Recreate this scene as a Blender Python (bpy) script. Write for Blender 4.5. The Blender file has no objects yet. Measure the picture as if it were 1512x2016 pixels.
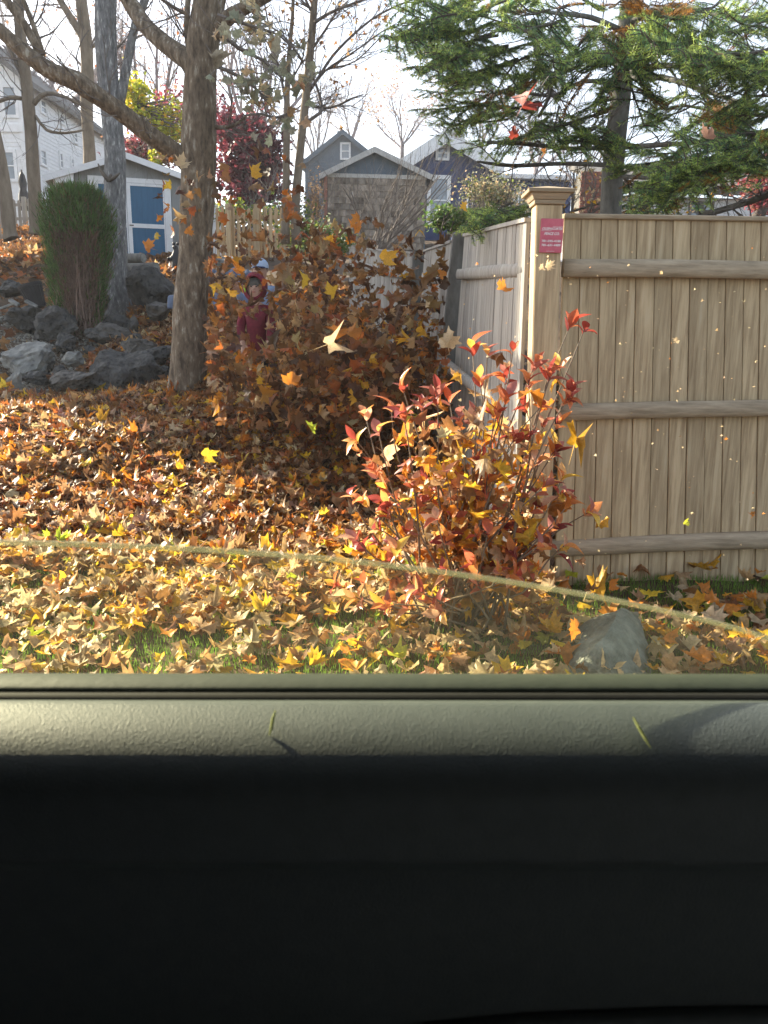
import bpy, bmesh, math, random
import numpy as np
from mathutils import Vector, Matrix, noise
random.seed(7)
rng = np.random.default_rng(7)
R_ = math.radians
S = bpy.context.scene
COL = S.collection

# ---------------------------------------------------------------- camera
F = 1495.0
CAM = Vector((0, 0, 1.3))
CR = Matrix.Rotation(R_(76.5), 4, 'X') @ Matrix.Rotation(R_(1.0), 4, 'Z')
cd = bpy.data.cameras.new('camera')
cd.sensor_fit = 'VERTICAL'
cd.sensor_height = 36
cd.lens = 36 * F / 2016
cd.clip_start = 0.02
cd.clip_end = 600
cd.dof.use_dof = True
cd.dof.focus_distance = 6.5
cd.dof.aperture_fstop = 11
cam = bpy.data.objects.new('camera', cd)
COL.objects.link(cam)
cam.matrix_world = Matrix.Translation(CAM) @ CR
S.camera = cam

# ---------------------------------------------------------------- light
SUN_AZ, SUN_EL = -54.0, 28.0
w = bpy.data.worlds.new('World')
S.world = w
w.use_nodes = True
wn = w.node_tree.nodes
sk = wn.new('ShaderNodeTexSky')
sk.sky_type = 'NISHITA'
sk.sun_disc = False
sk.sun_elevation = R_(SUN_EL)
sk.sun_rotation = R_(SUN_AZ)
sk.air_density = 1.0
sk.dust_density = 1.6
sk.ozone_density = 1.4
hs = wn.new('ShaderNodeHueSaturation')
hs.inputs['Saturation'].default_value = .62
w.node_tree.links.new(sk.outputs[0], hs.inputs['Color'])
w.node_tree.links.new(hs.outputs[0], wn['Background'].inputs[0])
wn['Background'].inputs[1].default_value = 0.098
sl = bpy.data.lights.new('sun', 'SUN')
sl.energy = 5.0
sl.angle = R_(0.5)
sl.color = (1.0, 0.90, 0.70)
so = bpy.data.objects.new('sun', sl)
COL.objects.link(so)
a, e = R_(SUN_AZ), R_(SUN_EL)
SUND = Vector((math.sin(a) * math.cos(e), math.cos(a) * math.cos(e), math.sin(e)))
so.rotation_euler = SUND.to_track_quat('Z', 'Y').to_euler()
so.location = SUND * 50
S.view_settings.view_transform = 'Standard'
S.view_settings.look = 'None'
S.view_settings.gamma = 1
S.view_settings.exposure = 1.95
try:
    S.cycles.transparent_max_bounces = 24
    S.cycles.max_bounces = 6
    S.cycles.sample_clamp_indirect = 6
except Exception:
    pass

# ---------------------------------------------------------------- picture -> place
def ray(px, py):
    return (CR.to_3x3() @ Vector(((px - 756) / F, -(py - 1008) / F, -1)))
def P(px, py, d):
    v = ray(px, py)
    return CAM + v * (d / v.y)
def MP(px, py, d):                     # metres per photo pixel there
    v = ray(px, py)
    return d / v.y / F

YS = [-6, 2.6, 3.3, 4.4, 6.3, 7.5, 8.2, 9.2, 10.5, 12, 15, 18, 23, 40, 60, 140]
ZS = [0, 0, 0.0, .05, .36, .49, .60, .98, 1.33, 1.72, 2.38, 2.72, 3.4, 6.2, 7.5, 8.5]
def gz(x, y):
    x = np.asarray(x, float); y = np.asarray(y, float)
    z = np.interp(y, YS, ZS)
    z = z + .42 * np.exp(-((x + .75) / 1.2) ** 2 - ((y - 7.6) / .9) ** 2)
    z = z + .10 * np.exp(-((x + 3.0) / 1.6) ** 2 - ((y - 5.9) / .6) ** 2)
    k = np.clip((y - 2.5) / 3, 0, 1)
    z = z + k * .03 * (np.sin(x * 2.1 + y * 1.3) + np.sin(x * 3.7 - y * 2.9 + 1))
    return z
def gz1(x, y):
    return float(gz(x, y))

# ---------------------------------------------------------------- materials
MATS = {}
def pm(name, c1, c2, scale=8, rough=.75, bump=.3, stretch=(1, 1, 1), c3=None, trans=0, attr=None, objcol=False,
       spec=.3, vary=0.0, detail=6, bscale=None, metal=0, coat=0, bdist=.01, rp=(.33, .67, .80)):
    m = bpy.data.materials.new(name)
    m.use_nodes = True
    nt = m.node_tree; N = nt.nodes; L = nt.links
    b = N['Principled BSDF']; out = N['Material Output']
    b.inputs['Roughness'].default_value = rough
    b.inputs['Specular IOR Level'].default_value = spec
    b.inputs['Metallic'].default_value = metal
    if coat: b.inputs['Coat Weight'].default_value = coat
    tc = N.new('ShaderNodeTexCoord'); oi = N.new('ShaderNodeObjectInfo')
    mp = N.new('ShaderNodeMapping'); mp.inputs['Scale'].default_value = stretch
    L.new(tc.outputs['Object'], mp.inputs[0])
    mw = N.new('ShaderNodeMath'); mw.operation = 'MULTIPLY'; mw.inputs[1].default_value = 37.0
    L.new(oi.outputs['Random'], mw.inputs[0])
    n1 = N.new('ShaderNodeTexNoise'); n1.noise_dimensions = '4D'
    n1.inputs['Scale'].default_value = scale; n1.inputs['Detail'].default_value = detail
    n1.inputs['Roughness'].default_value = .65
    L.new(mp.outputs[0], n1.inputs['Vector']); L.new(mw.outputs[0], n1.inputs['W'])
    cr = N.new('ShaderNodeValToRGB')
    cr.color_ramp.elements[0].position = rp[0]; cr.color_ramp.elements[1].position = rp[1]
    cr.color_ramp.elements[0].color = (*c1, 1); cr.color_ramp.elements[1].color = (*c2, 1)
    if c3:
        el = cr.color_ramp.elements.new(rp[2]); el.color = (*c3, 1)
    L.new(n1.outputs[0], cr.inputs[0])
    col = cr.outputs[0]
    if attr or objcol:
        mx = N.new('ShaderNodeMix'); mx.data_type = 'RGBA'; mx.blend_type = 'MULTIPLY'; mx.inputs[0].default_value = 1
        if attr:
            at = N.new('ShaderNodeAttribute'); at.attribute_name = attr; src = at.outputs['Color']
        else:
            src = oi.outputs['Color']
        L.new(src, mx.inputs[6]); L.new(col, mx.inputs[7]); col = mx.outputs[2]
    if vary:
        mr = N.new('ShaderNodeMapRange'); mr.inputs[3].default_value = 1 - vary; mr.inputs[4].default_value = 1 + vary
        L.new(oi.outputs['Random'], mr.inputs[0])
        vm = N.new('ShaderNodeVectorMath'); vm.operation = 'SCALE'
        L.new(col, vm.inputs[0]); L.new(mr.outputs[0], vm.inputs['Scale']); col = vm.outputs[0]
    L.new(col, b.inputs['Base Color'])
    if bump:
        n2 = n1
        if bscale:
            n2 = N.new('ShaderNodeTexNoise'); n2.inputs['Scale'].default_value = bscale; n2.inputs['Detail'].default_value = 8
            L.new(mp.outputs[0], n2.inputs['Vector'])
        bp = N.new('ShaderNodeBump'); bp.inputs['Strength'].default_value = bump; bp.inputs['Distance'].default_value = bdist
        L.new(n2.outputs[0], bp.inputs['Height']); L.new(bp.outputs[0], b.inputs['Normal'])
    if trans:
        tr = N.new('ShaderNodeBsdfTranslucent'); L.new(col, tr.inputs[0])
        ms = N.new('ShaderNodeMixShader'); ms.inputs[0].default_value = trans
        L.new(b.outputs[0], ms.inputs[1]); L.new(tr.outputs[0], ms.inputs[2]); L.new(ms.outputs[0], out.inputs[0])
    MATS[name] = m
    return m
W1 = (1, 1, 1)
M_ground = pm('soil', (.045, .028, .016), (.11, .07, .04), 6, .95, .6)
M_leafA = pm('leaf_attr', (.66, .62, .56), (1.30, 1.24, 1.15), 45, .45, .3, trans=.48, attr='Col', spec=.45)
M_leafO = pm('leaf_obj', (.62, .60, .58), (1.15, 1.1, 1.05), 30, .5, .25, trans=.45, objcol=True, spec=.45)
M_bushleaf = pm('leaf_glossy', (.8, .78, .75), (1.3, 1.25, 1.2), 30, .25, .15, trans=.45, objcol=True, spec=.6)
M_needle = pm('needle', (.9, .9, .85), (1.4, 1.35, 1.25), 4, .45, 0, trans=.42, attr='Col', spec=.4)
M_grass = pm('grass_blade', (.8, .8, .8), (1.1, 1.1, 1.1), 4, .5, 0, trans=.5, attr='Col')
M_bark = pm('bark_brown', (.07, .052, .036), (.21, .16, .11), 26, .95, .7, (1, 1, .3), c3=(.40, .37, .30), bdist=.03, rp=(.36, .56, .66), detail=9)
M_barkg = pm('bark_grey', (.09, .09, .088), (.22, .215, .21), 26, .95, .7, (1, 1, .3), c3=(.46, .46, .43), bdist=.03, rp=(.36, .56, .65), detail=9)
M_barkt = pm('bark_tan', (.13, .10, .07), (.27, .215, .155), 8, .95, .7, (1, 1, .3), bdist=.02)
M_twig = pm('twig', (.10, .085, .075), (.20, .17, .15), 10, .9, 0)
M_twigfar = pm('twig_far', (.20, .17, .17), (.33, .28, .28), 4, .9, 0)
M_firbark = pm('bark_fir', (.10, .095, .085), (.20, .19, .17), 16, .95, .7, (1, 1, .4), bdist=.02)
M_board = pm('board_tan', (.29, .205, .115), (.49, .37, .22), 5, .85, .45, (9, 9, .5), c3=(.52, .42, .28), vary=.13, bdist=.006, rp=(.36, .58, .72), detail=9)
M_boardg = pm('board_grey', (.24, .22, .195), (.46, .43, .38), 5, .85, .5, (9, 9, .5), vary=.16, bdist=.004)
M_rail = pm('rail_wood', (.24, .185, .12), (.46, .365, .25), 6, .85, .5, (.6, 9, 9), bdist=.006)
M_knot = pm('knot_wood', (.09, .06, .04), (.19, .13, .085), 40, .8, .3)
M_gap = pm('black_rubber', (.006, .006, .006), (.012, .012, .012), 30, .7, 0)
M_rockd = pm('rock_dark', (.034, .033, .032), (.10, .098, .092), 6, .9, 1, c3=(.26, .26, .235), bscale=16, bdist=.08)
M_rockl = pm('rock_pale', (.10, .10, .095), (.30, .30, .27), 9, .9, 1, c3=(.55, .55, .50), bscale=25, bdist=.02)
M_rockb = pm('rock_brown', (.06, .055, .05), (.15, .14, .125), 7, .9, 1, c3=(.24, .23, .2), bscale=18, bdist=.06)
M_white = pm('white_paint', (.68, .68, .68), (.80, .80, .80), 6, .55, .05)
M_shed = pm('shed_grey', (.22, .225, .22), (.29, .295, .29), 6, .8, .2, (8, 8, .6), vary=.06)
M_blue = pm('door_blue', (.018, .095, .19), (.028, .125, .235), 5, .6, .1, (6, 6, .6))
M_roof = pm('roof_shingle', (.10, .095, .09), (.20, .19, .18), 12, .9, .5, (1, 1, 1))
M_trimold = pm('old_trim', (.36, .35, .33), (.52, .51, .48), 9, .8, .2)
M_glass = pm('window_pane', (.16, .19, .22), (.24, .27, .30), 2, .1, 0, spec=.8)
M_navy = pm('navy_paint', (.022, .035, .10), (.035, .055, .14), 5, .7, .1)
M_slate = pm('slate_paint', (.07, .10, .135), (.10, .135, .17), 5, .7, .1)
M_shing = pm('wall_shingle', (.085, .062, .045), (.31, .262, .21), 5, .9, .6, (1, 1, .6), c3=(.40, .38, .35), vary=.34, rp=(.34, .60, .78))
M_red = pm('red_plastic', (.46, .085, .12), (.60, .14, .18), 12, .5, .05)
M_brick = pm('brick_red', (.22, .08, .055), (.33, .14, .10), 20, .9, .4)
M_tarp = pm('blue_tarp', (.08, .115, .19), (.15, .19, .28), 7, .5, .6, bdist=.03)
M_bucket = pm('black_plastic', (.015, .015, .018), (.03, .03, .035), 9, .5, .1)
M_trimt = pm('trim_plastic', (.052, .064, .060), (.064, .077, .072), 60, .55, 0, spec=.5)
M_seal = pm('seal_rubber', (.026, .034, .025), (.036, .044, .032), 60, .6, .1, spec=.35)
M_liner = pm('cabin_liner', (.15, .17, .21), (.19, .21, .26), 40, .95, .1)
M_hood = pm('hoodie_maroon', (.14, .016, .03), (.23, .03, .05), 40, .9, .3)
M_jkt = pm('jacket_blue', (.22, .30, .48), (.32, .42, .60), 30, .8, .3)
M_skin = pm('skin', (.52, .31, .22), (.62, .39, .29), 20, .5, .05)
M_pants = pm('trousers_dark', (.012, .013, .018), (.03, .03, .04), 30, .9, .2)
M_lime = pm('lime', (.45, .85, .08), (.55, .9, .12), 20, .5, 0)
M_eye = pm('eye_dark', (.02, .015, .01), (.03, .02, .015), 20, .3, 0)
M_lip = pm('lip', (.42, .15, .13), (.48, .18, .15), 20, .5, 0)
M_antler = pm('antler', (.07, .055, .045), (.16, .13, .10), 20, .7, .3)
M_green = pm('shrub_leaf', (.7, .7, .7), (1.1, 1.1, 1.1), 5, .5, 0, trans=.35, attr='Col')
M_brownstick = pm('brown_stick', (.16, .10, .075), (.34, .24, .19), 10, .9, 0)
# leather grain on the door trim
def grain(m):
    nt = m.node_tree; N = nt.nodes; L = nt.links
    tc = N.new('ShaderNodeTexCoord'); v = N.new('ShaderNodeTexVoronoi'); v.inputs['Scale'].default_value = 820
    n = N.new('ShaderNodeTexNoise'); n.inputs['Scale'].default_value = 420; n.inputs['Detail'].default_value = 3
    L.new(tc.outputs['Object'], v.inputs['Vector']); L.new(tc.outputs['Object'], n.inputs['Vector'])
    ad = N.new('ShaderNodeMath'); ad.operation = 'ADD'
    L.new(v.outputs['Distance'], ad.inputs[0]); L.new(n.outputs[0], ad.inputs[1])
    bp = N.new('ShaderNodeBump'); bp.inputs['Strength'].default_value = .38; bp.inputs['Distance'].default_value = .0009
    L.new(ad.outputs[0], bp.inputs['Height']); L.new(bp.outputs[0], N['Principled BSDF'].inputs['Normal'])
grain(M_trimt)
# tinted, slightly dusty side window
M_pane = bpy.data.materials.new('side_window'); M_pane.use_nodes = True
nt = M_pane.node_tree; N = nt.nodes; L = nt.links
tb = N.new('ShaderNodeBsdfTransparent'); tb.inputs[0].default_value = (.93, .93, .74, 1)
gb = N.new('ShaderNodeBsdfGlossy'); gb.inputs['Roughness'].default_value = .02; gb.inputs[0].default_value = (1, 1, 1, 1)
df = N.new('ShaderNodeBsdfTranslucent'); df.inputs[0].default_value = (.8, .8, .62, 1)
m1 = N.new('ShaderNodeMixShader'); m1.inputs[0].default_value = .012
m2 = N.new('ShaderNodeMixShader'); m2.inputs[0].default_value = .045
L.new(tb.outputs[0], m1.inputs[1]); L.new(df.outputs[0], m1.inputs[2])
L.new(m1.outputs[0], m2.inputs[1]); L.new(gb.outputs[0], m2.inputs[2])
L.new(m2.outputs[0], N['Material Output'].inputs[0])
def see_through(m, k):
    nt = m.node_tree; N = nt.nodes; L = nt.links; src = N['Material Output'].inputs[0].links[0].from_socket
    t = N.new('ShaderNodeBsdfTransparent'); x = N.new('ShaderNodeMixShader'); x.inputs[0].default_value = k
    L.new(src, x.inputs[1]); L.new(t.outputs[0], x.inputs[2]); L.new(x.outputs[0], N['Material Output'].inputs[0])
M_paneedge = pm('window_edge', (.34, .34, .20), (.42, .42, .26), 40, .5, 0, trans=.5)
see_through(M_paneedge, .58)

# ---------------------------------------------------------------- mesh helpers
def fastmesh(name, V, T, cols=None, mat=None, smooth=False):
    V = np.ascontiguousarray(V, np.float32); T = np.ascontiguousarray(T, np.int32)
    me = bpy.data.meshes.new(name)
    me.vertices.add(len(V)); me.vertices.foreach_set('co', V.ravel())
    k = T.shape[1]
    me.loops.add(T.size); me.loops.foreach_set('vertex_index', T.ravel())
    me.polygons.add(len(T)); me.polygons.foreach_set('loop_start', np.arange(0, T.size, k, dtype=np.int32))
    me.polygons.foreach_set('loop_total', np.full(len(T), k, np.int32))
    if smooth: me.polygons.foreach_set('use_smooth', np.ones(len(T), bool))
    me.update(calc_edges=True)
    if cols is not None:
        ca = me.color_attributes.new('Col', 'FLOAT_COLOR', 'POINT')
        c4 = np.ones((len(V), 4), np.float32); c4[:, :3] = cols
        ca.data.foreach_set('color', c4.ravel())
    if mat: me.materials.append(mat)
    return me

class G:
    def __init__(s): s.v = []; s.f = []
    def add(s, vs, fs):
        o = len(s.v); s.v += [tuple(v) for v in vs]; s.f += [tuple(i + o for i in f) for f in fs]
    def hexa(s, b, t):                  # 4 bottom + 4 top points
        s.add(list(b) + list(t), [(3, 2, 1, 0), (4, 5, 6, 7), (0, 1, 5, 4), (1, 2, 6, 5), (2, 3, 7, 6), (3, 0, 4, 7)])
    def box(s, lo, hi):
        x0, y0, z0 = lo; x1, y1, z1 = hi
        s.hexa([(x0, y0, z0), (x1, y0, z0), (x1, y1, z0), (x0, y1, z0)], [(x0, y0, z1), (x1, y0, z1), (x1, y1, z1), (x0, y1, z1)])
    def tube(s, pts, rad, n=6, wob=0, cap=True):
        pts = [Vector(p) for p in pts]
        if len(pts) < 2: return
        o = len(s.v); N = len(pts)
        d = (pts[1] - pts[0]).normalized()
        u = d.orthogonal().normalized()
        for i, p in enumerate(pts):
            d = (pts[min(i + 1, N - 1)] - pts[max(i - 1, 0)])
            if d.length < 1e-9: d = Vector((0, 0, 1))
            d.normalize(); u = (u - d * u.dot(d))
            u = u.normalized() if u.length > 1e-6 else d.orthogonal().normalized()
            vv = d.cross(u); r = rad[i] if hasattr(rad, '__len__') else rad
            for k in range(n):
                a = 2 * math.pi * k / n; q = u * math.cos(a) + vv * math.sin(a); rr = r
                if wob:
                    rr = r * (1 + wob * (noise.noise(Vector((q.x * 2.2, q.y * 2.2, p.z * 1.1)) * 1.7)) + wob * .5 * noise.noise(Vector((q.x * 9, q.y * 9, p.z * 2.5))))
                s.v.append(tuple(p + q * rr))
        for i in range(N - 1):
            for k in range(n):
                k2 = (k + 1) % n
                s.f.append((o + i * n + k, o + i * n + k2, o + (i + 1) * n + k2, o + (i + 1) * n + k))
        if cap and n > 2:
            s.f.append(tuple(o + k for k in reversed(range(n)))); s.f.append(tuple(o + (N - 1) * n + k for k in range(n)))
    def mesh(s, name, mat, off=Vector((0, 0, 0)), smooth=False):
        me = bpy.data.meshes.new(name)
        me.from_pydata([(x - off.x, y - off.y, z - off.z) for x, y, z in s.v], [], s.f)
        if mat: me.materials.append(mat)
        if smooth: me.polygons.foreach_set('use_smooth', [True] * len(me.polygons))
        me.update(); return me

def link(name, me, parent=None, loc=None, label=None, cat=None, group=None, kind=None, col=None):
    o = bpy.data.objects.new(name, me); COL.objects.link(o)
    if parent: o.parent = parent
    if loc is not None: o.location = loc
    if label: o['label'] = label
    if cat: o['category'] = cat
    if group: o['group'] = group
    if kind: o['kind'] = kind
    if col: o.color = (*col, 1)
    return o
def thing(name, loc, label, cat, group=None):
    return link(name, None, None, Vector(loc), label, cat, group)
def part(name, g, mat, root, smooth=False, label=None, kind=None, parent=None):
    """g in world space; root is unrotated"""
    org = root.location if root else Vector((0, 0, 0))
    if root and root.parent: org = root.location + root.parent.location
    return link(name, g.mesh(name, mat, org, smooth), root, None, label, None, None, kind)
def solo(name, g, mat, label, cat, group=None, smooth=False, kind=None):
    vs = np.array(g.v); c = Vector((float(vs[:, 0].mean()), float(vs[:, 1].mean()), float(vs[:, 2].min())))
    return link(name, g.mesh(name, mat, c, smooth), None, c, label, cat, group, kind)
def bev(o, wdt=.004, seg=1):
    m = o.modifiers.new('bevel', 'BEVEL'); m.width = wdt; m.segments = seg; m.limit_method = 'ANGLE'; return o

def spline(pts, step=.12):
    """catmull-rom through (Vector, r)"""
    out = []
    n = len(pts)
    for i in range(n - 1):
        p0 = pts[max(i - 1, 0)]; p1 = pts[i]; p2 = pts[i + 1]; p3 = pts[min(i + 2, n - 1)]
        k = max(2, int((p2[0] - p1[0]).length / step))
        for j in range(k):
            t = j / k
            q = .5 * ((2 * p1[0]) + (p2[0] - p0[0]) * t + (2 * p0[0] - 5 * p1[0] + 4 * p2[0] - p3[0]) * t * t + (3 * p1[0] - p0[0] - 3 * p2[0] + p3[0]) * t ** 3)
            out.append((q, p1[1] * (1 - t) + p2[1] * t))
    out.append(pts[-1]); return out
def pxlimb(L_, step=.12):
    return spline([(P(x, y, d), r * MP(x, y, d)) for x, y, d, r in L_], step)

# ---------------------------------------------------------------- leaves
def maple(lod=0):
    if lod == 0:
        h = [(.16, -.09), (.36, -.13), (.38, .02), (.58, .08), (.50, .24), (.66, .50), (.44, .48), (.27, .54), (.31, .74), (.13, .78)]
    else:
        h = [(.34, -.13), (.42, .08), (.64, .48), (.26, .54)]
    V = [(0, .18), (0, 0)] + h + [(0, 1.02)] + [(-x, y) for x, y in reversed(h)]
    n = len(V)
    T = [(0, i, i + 1) for i in range(1, n - 1)] + [(0, n - 1, 1)]
    k = n
    V += [(.012, 0), (-.012, 0), (.03, -.42)]
    T += [(k, k + 1, k + 2)]
    V = np.array([(x, y, 0.) for x, y in V]); V[:, 1] -= .3
    return V, np.array(T)
LV0, LT0 = maple(0); LV1, LT1 = maple(1)
def rots(n, tilt):
    yaw = rng.uniform(0, 2 * np.pi, n); ax = rng.uniform(0, 2 * np.pi, n); t = np.abs(rng.normal(0, 1, n)) * tilt
    c, s = np.cos(yaw), np.sin(yaw); Z = np.zeros(n); O = np.ones(n)
    Ry = np.stack([c, -s, Z, s, c, Z, Z, Z, O], 1).reshape(n, 3, 3)
    ux, uy = np.cos(ax), np.sin(ax); ct, st = np.cos(t), np.sin(t); k = 1 - ct
    Rt = np.stack([ct + ux * ux * k, ux * uy * k, uy * st, ux * uy * k, ct + uy * uy * k, -ux * st, -uy * st, ux * st, ct], 1).reshape(n, 3, 3)
    return Rt @ Ry
def leafcloud(name, pos, size, cols, tilt=.5, lod=0, curl=.5, mat=None, **kw):
    V, T = (LV0, LT0) if lod == 0 else (LV1, LT1)
    n = len(pos); R = rots(n, tilt)
    B = np.repeat(V[None], n, 0).copy()
    a = rng.normal(0, curl, (n, 1)); b = rng.normal(0, curl, (n, 1)); c = rng.normal(0, curl * .8, (n, 1)); fold = np.abs(rng.normal(0, curl * .8, (n, 1)))
    x, y = B[..., 0], B[..., 1]
    sgn = np.sign(rng.normal(0, 1, (n, 1)))
    B[..., 2] = a * x * x + b * y * y + c * x * y + sgn * fold * np.abs(x) + rng.normal(0, .05, x.shape)
    wdt = rng.uniform(.6, 1.1, (n, 1)); B[..., 0] *= wdt
    B[..., :2] *= rng.uniform(.72, 1.12, (n, B.shape[1], 1))
    ks = rng.uniform(.3, 3.6, (n, 1)) * np.sign(rng.normal(0, 1, (n, 1))) * (rng.uniform(0, 1, (n, 1)) < .6)      # leaves rolled into part tubes
    ks = np.where(np.abs(ks) < .2, .2, ks); q_ = B[..., 0] * math.cos(.6) + B[..., 1] * math.sin(.6) * np.sign(a)
    B[..., 2] += (1 - np.cos(np.clip(ks * q_, -2.6, 2.6))) / ks
    B *= size[:, None, None]
    W = np.einsum('nij,nvj->nvi', R, B) + pos[:, None]
    TT = (T[None] + (np.arange(n) * len(V))[:, None, None]).reshape(-1, 3)
    CC = np.repeat(cols, len(V), 0)
    me = fastmesh(name, W.reshape(-1, 3), TT, CC, mat or M_leafA)
    return link(name, me, **kw)
PAL = {
    'tan': (.46, .30, .15), 'pale': (.66, .52, .32), 'brown': (.29, .145, .055), 'dark': (.13, .065, .032), 'orange': (.64, .25, .035),
    'rust': (.40, .13, .035), 'yellow': (.80, .56, .05), 'gold': (.74, .42, .045), 'lime': (.42, .50, .05), 'pink': (.42, .24, .17)}
def colmix(n, wts):
    ks = list(wts); p = np.array([wts[k] for k in ks], float); p /= p.sum()
    idx = rng.choice(len(ks), n, p=p); base = np.array([PAL[k] for k in ks])[idx]
    return base * rng.uniform(.72, 1.2, (n, 1)) * rng.uniform(.93, 1.07, (n, 3))
#LEAFEND

# ================================================================ SETTING
gx = np.concatenate([np.arange(-90, -16, 4), np.arange(-16, -6, .5), np.arange(-6, 5, .12), np.arange(5, 14, .5), np.arange(14, 91, 4)])
gy = np.concatenate([np.arange(-6, 2, .5), np.arange(2, 12, .12), np.arange(12, 30, .6), np.arange(30, 145, 5)])
XX, YY = np.meshgrid(gx, gy)
ZZ = gz(XX, YY)
nx, ny = len(gx), len(gy)
ii = (np.arange(ny - 1)[:, None] * nx + np.arange(nx - 1)[None]).ravel()
link('ground', fastmesh('ground', np.stack([XX.ravel(), YY.ravel(), ZZ.ravel() - .02], 1), np.stack([ii, ii + 1, ii + nx + 1, ii + nx], 1), None, M_ground, True), kind='structure')

def area(n, x0, x1, y0, y1, keep=None, lift=.05):
    x = rng.uniform(x0, x1, n); y = rng.uniform(y0, y1, n)
    if keep is not None:
        k = keep(x, y); x, y = x[k], y[k]
    z = gz(x, y) + rng.uniform(0, 1, len(x)) ** 1.5 * lift + .01
    return np.stack([x, y, z], 1)
def gapmask(x, y):                      # thin the litter where the lawn shows through
    m = .5 + .5 * np.sin(x * 3.1 + 1.5 * np.sin(y * 4.2)) * np.cos(y * 5.0 + x * 1.3)
    pr = np.clip((y - 2.45) / 1.5, .34, 1) * (.35 + .8 * m)
    pr = np.where((x > .85) & (y > 3.25), pr * .30, pr); pr = np.where((x > .8) & (y > 3.55), pr * .25, pr)
    g1 = 1.1 * np.exp(-((x + .85) / .34) ** 2 - ((y - 2.78) / .15) ** 2) + .8 * np.exp(-((x + 1.6) / .3) ** 2 - ((y - 2.9) / .15) ** 2) + np.exp(-((x + .35) / .3) ** 2 - ((y - 3.15) / .1) ** 2) + np.exp(-((x - 1.03) / .16) ** 2 - ((y - 3.0) / .22) ** 2)
    pr = pr * (1 - .93 * np.clip(g1, 0, 1))
    return rng.uniform(0, 1, len(x)) < pr
p = area(17000, -3.2, 3.0, 2.2, 4.5, gapmask, .08)
leafcloud('leaf_litter', p, rng.uniform(.045, .105, len(p)), colmix(len(p), dict(pale=5, tan=5, yellow=1.6, gold=1.6, orange=1.3, brown=2, lime=.5, pink=.6)), .34, 0, .62, kind='stuff')
p = area(23000, -5.5, .72, 4.2, 7.7, None, .12)
leafcloud('leaf_litter', p, rng.uniform(.045, .105, len(p)), colmix(len(p), dict(tan=3.2, brown=6, orange=2.6, rust=2.2, gold=1.0, yellow=.7, pale=1.6, dark=2.5, pink=1.0)), .5, 0, .7, kind='stuff')
p = area(16000, -3.4, .6, 6.6, 12.5, None, .12)
leafcloud('leaf_litter', p, rng.uniform(.065, .13, len(p)), colmix(len(p), dict(tan=2.4, brown=6, orange=1.2, rust=1.4, gold=.5, pale=1.2, dark=4, yellow=.3)), .7, 1, .6, kind='stuff')
def wallgap(x, y): return (rng.uniform(0, 1, len(x)) < np.where((y < 11), .35, 1.0))
p = area(12000, -16, -3.0, 7.6, 32, wallgap, .1)
leafcloud('leaf_litter', p, rng.uniform(.12, .2, len(p)) * np.clip(p[:, 1] / 12, .8, 2), colmix(len(p), dict(tan=2, brown=6, rust=1, dark=6)), .5, 1, .5, kind='stuff')
p = area(2600, .9, 8, 3.9, 9, None, .1)
leafcloud('leaf_litter', p, rng.uniform(.1, .15, len(p)), colmix(len(p), dict(tan=2, brown=6, rust=2, dark=3)), .5, 1, .5, kind='stuff')
# lawn blades
n = 42000
x = rng.uniform(-2.6, 2.6, n); y = rng.uniform(2.3, 3.9, n)
z = gz(x, y); h = rng.uniform(.015, .034, n); a = rng.uniform(0, 6.28, n); b = rng.uniform(0, .6, n); lx, ly = np.cos(a) * b * h, np.sin(a) * b * h
a2 = rng.uniform(0, 6.28, n); wx, wy = np.cos(a2) * .0022, np.sin(a2) * .0022
V = np.stack([np.stack([x - wx, y - wy, z - .01], 1), np.stack([x + wx, y + wy, z - .01], 1), np.stack([x + lx, y + ly, z + h], 1)], 1)
c = np.array([.18, .31, .045]) * rng.uniform(.6, 1.3, (n, 1)) * np.array([1, 1, 1])
link('grass', fastmesh('grass', V.reshape(-1, 3), np.arange(3 * n).reshape(n, 3), np.repeat(c, 3, 0), M_grass), kind='stuff')
# twigs and stubble on the bank under the evergreen shrub
n = 9000
x = rng.uniform(-6.5, -2.4, n); y = rng.uniform(7.6, 11, n); z = gz(x, y) + rng.uniform(0, .03, n)
a = rng.uniform(0, 6.28, n); l = rng.uniform(.02, .07, n)
V = np.stack([np.stack([x, y, z], 1), np.stack([x + .008, y, z + .008], 1), np.stack([x + np.cos(a) * l, y + np.sin(a) * l, z + rng.uniform(0, .03, n)], 1)], 1)
c = np.array([.26, .24, .20]) * rng.uniform(.4, 1.5, (n, 1))
link('wood_mulch', fastmesh('mulch', V.reshape(-1, 3), np.arange(3 * n).reshape(n, 3), np.repeat(c, 3, 0), M_green), kind='stuff')

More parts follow.
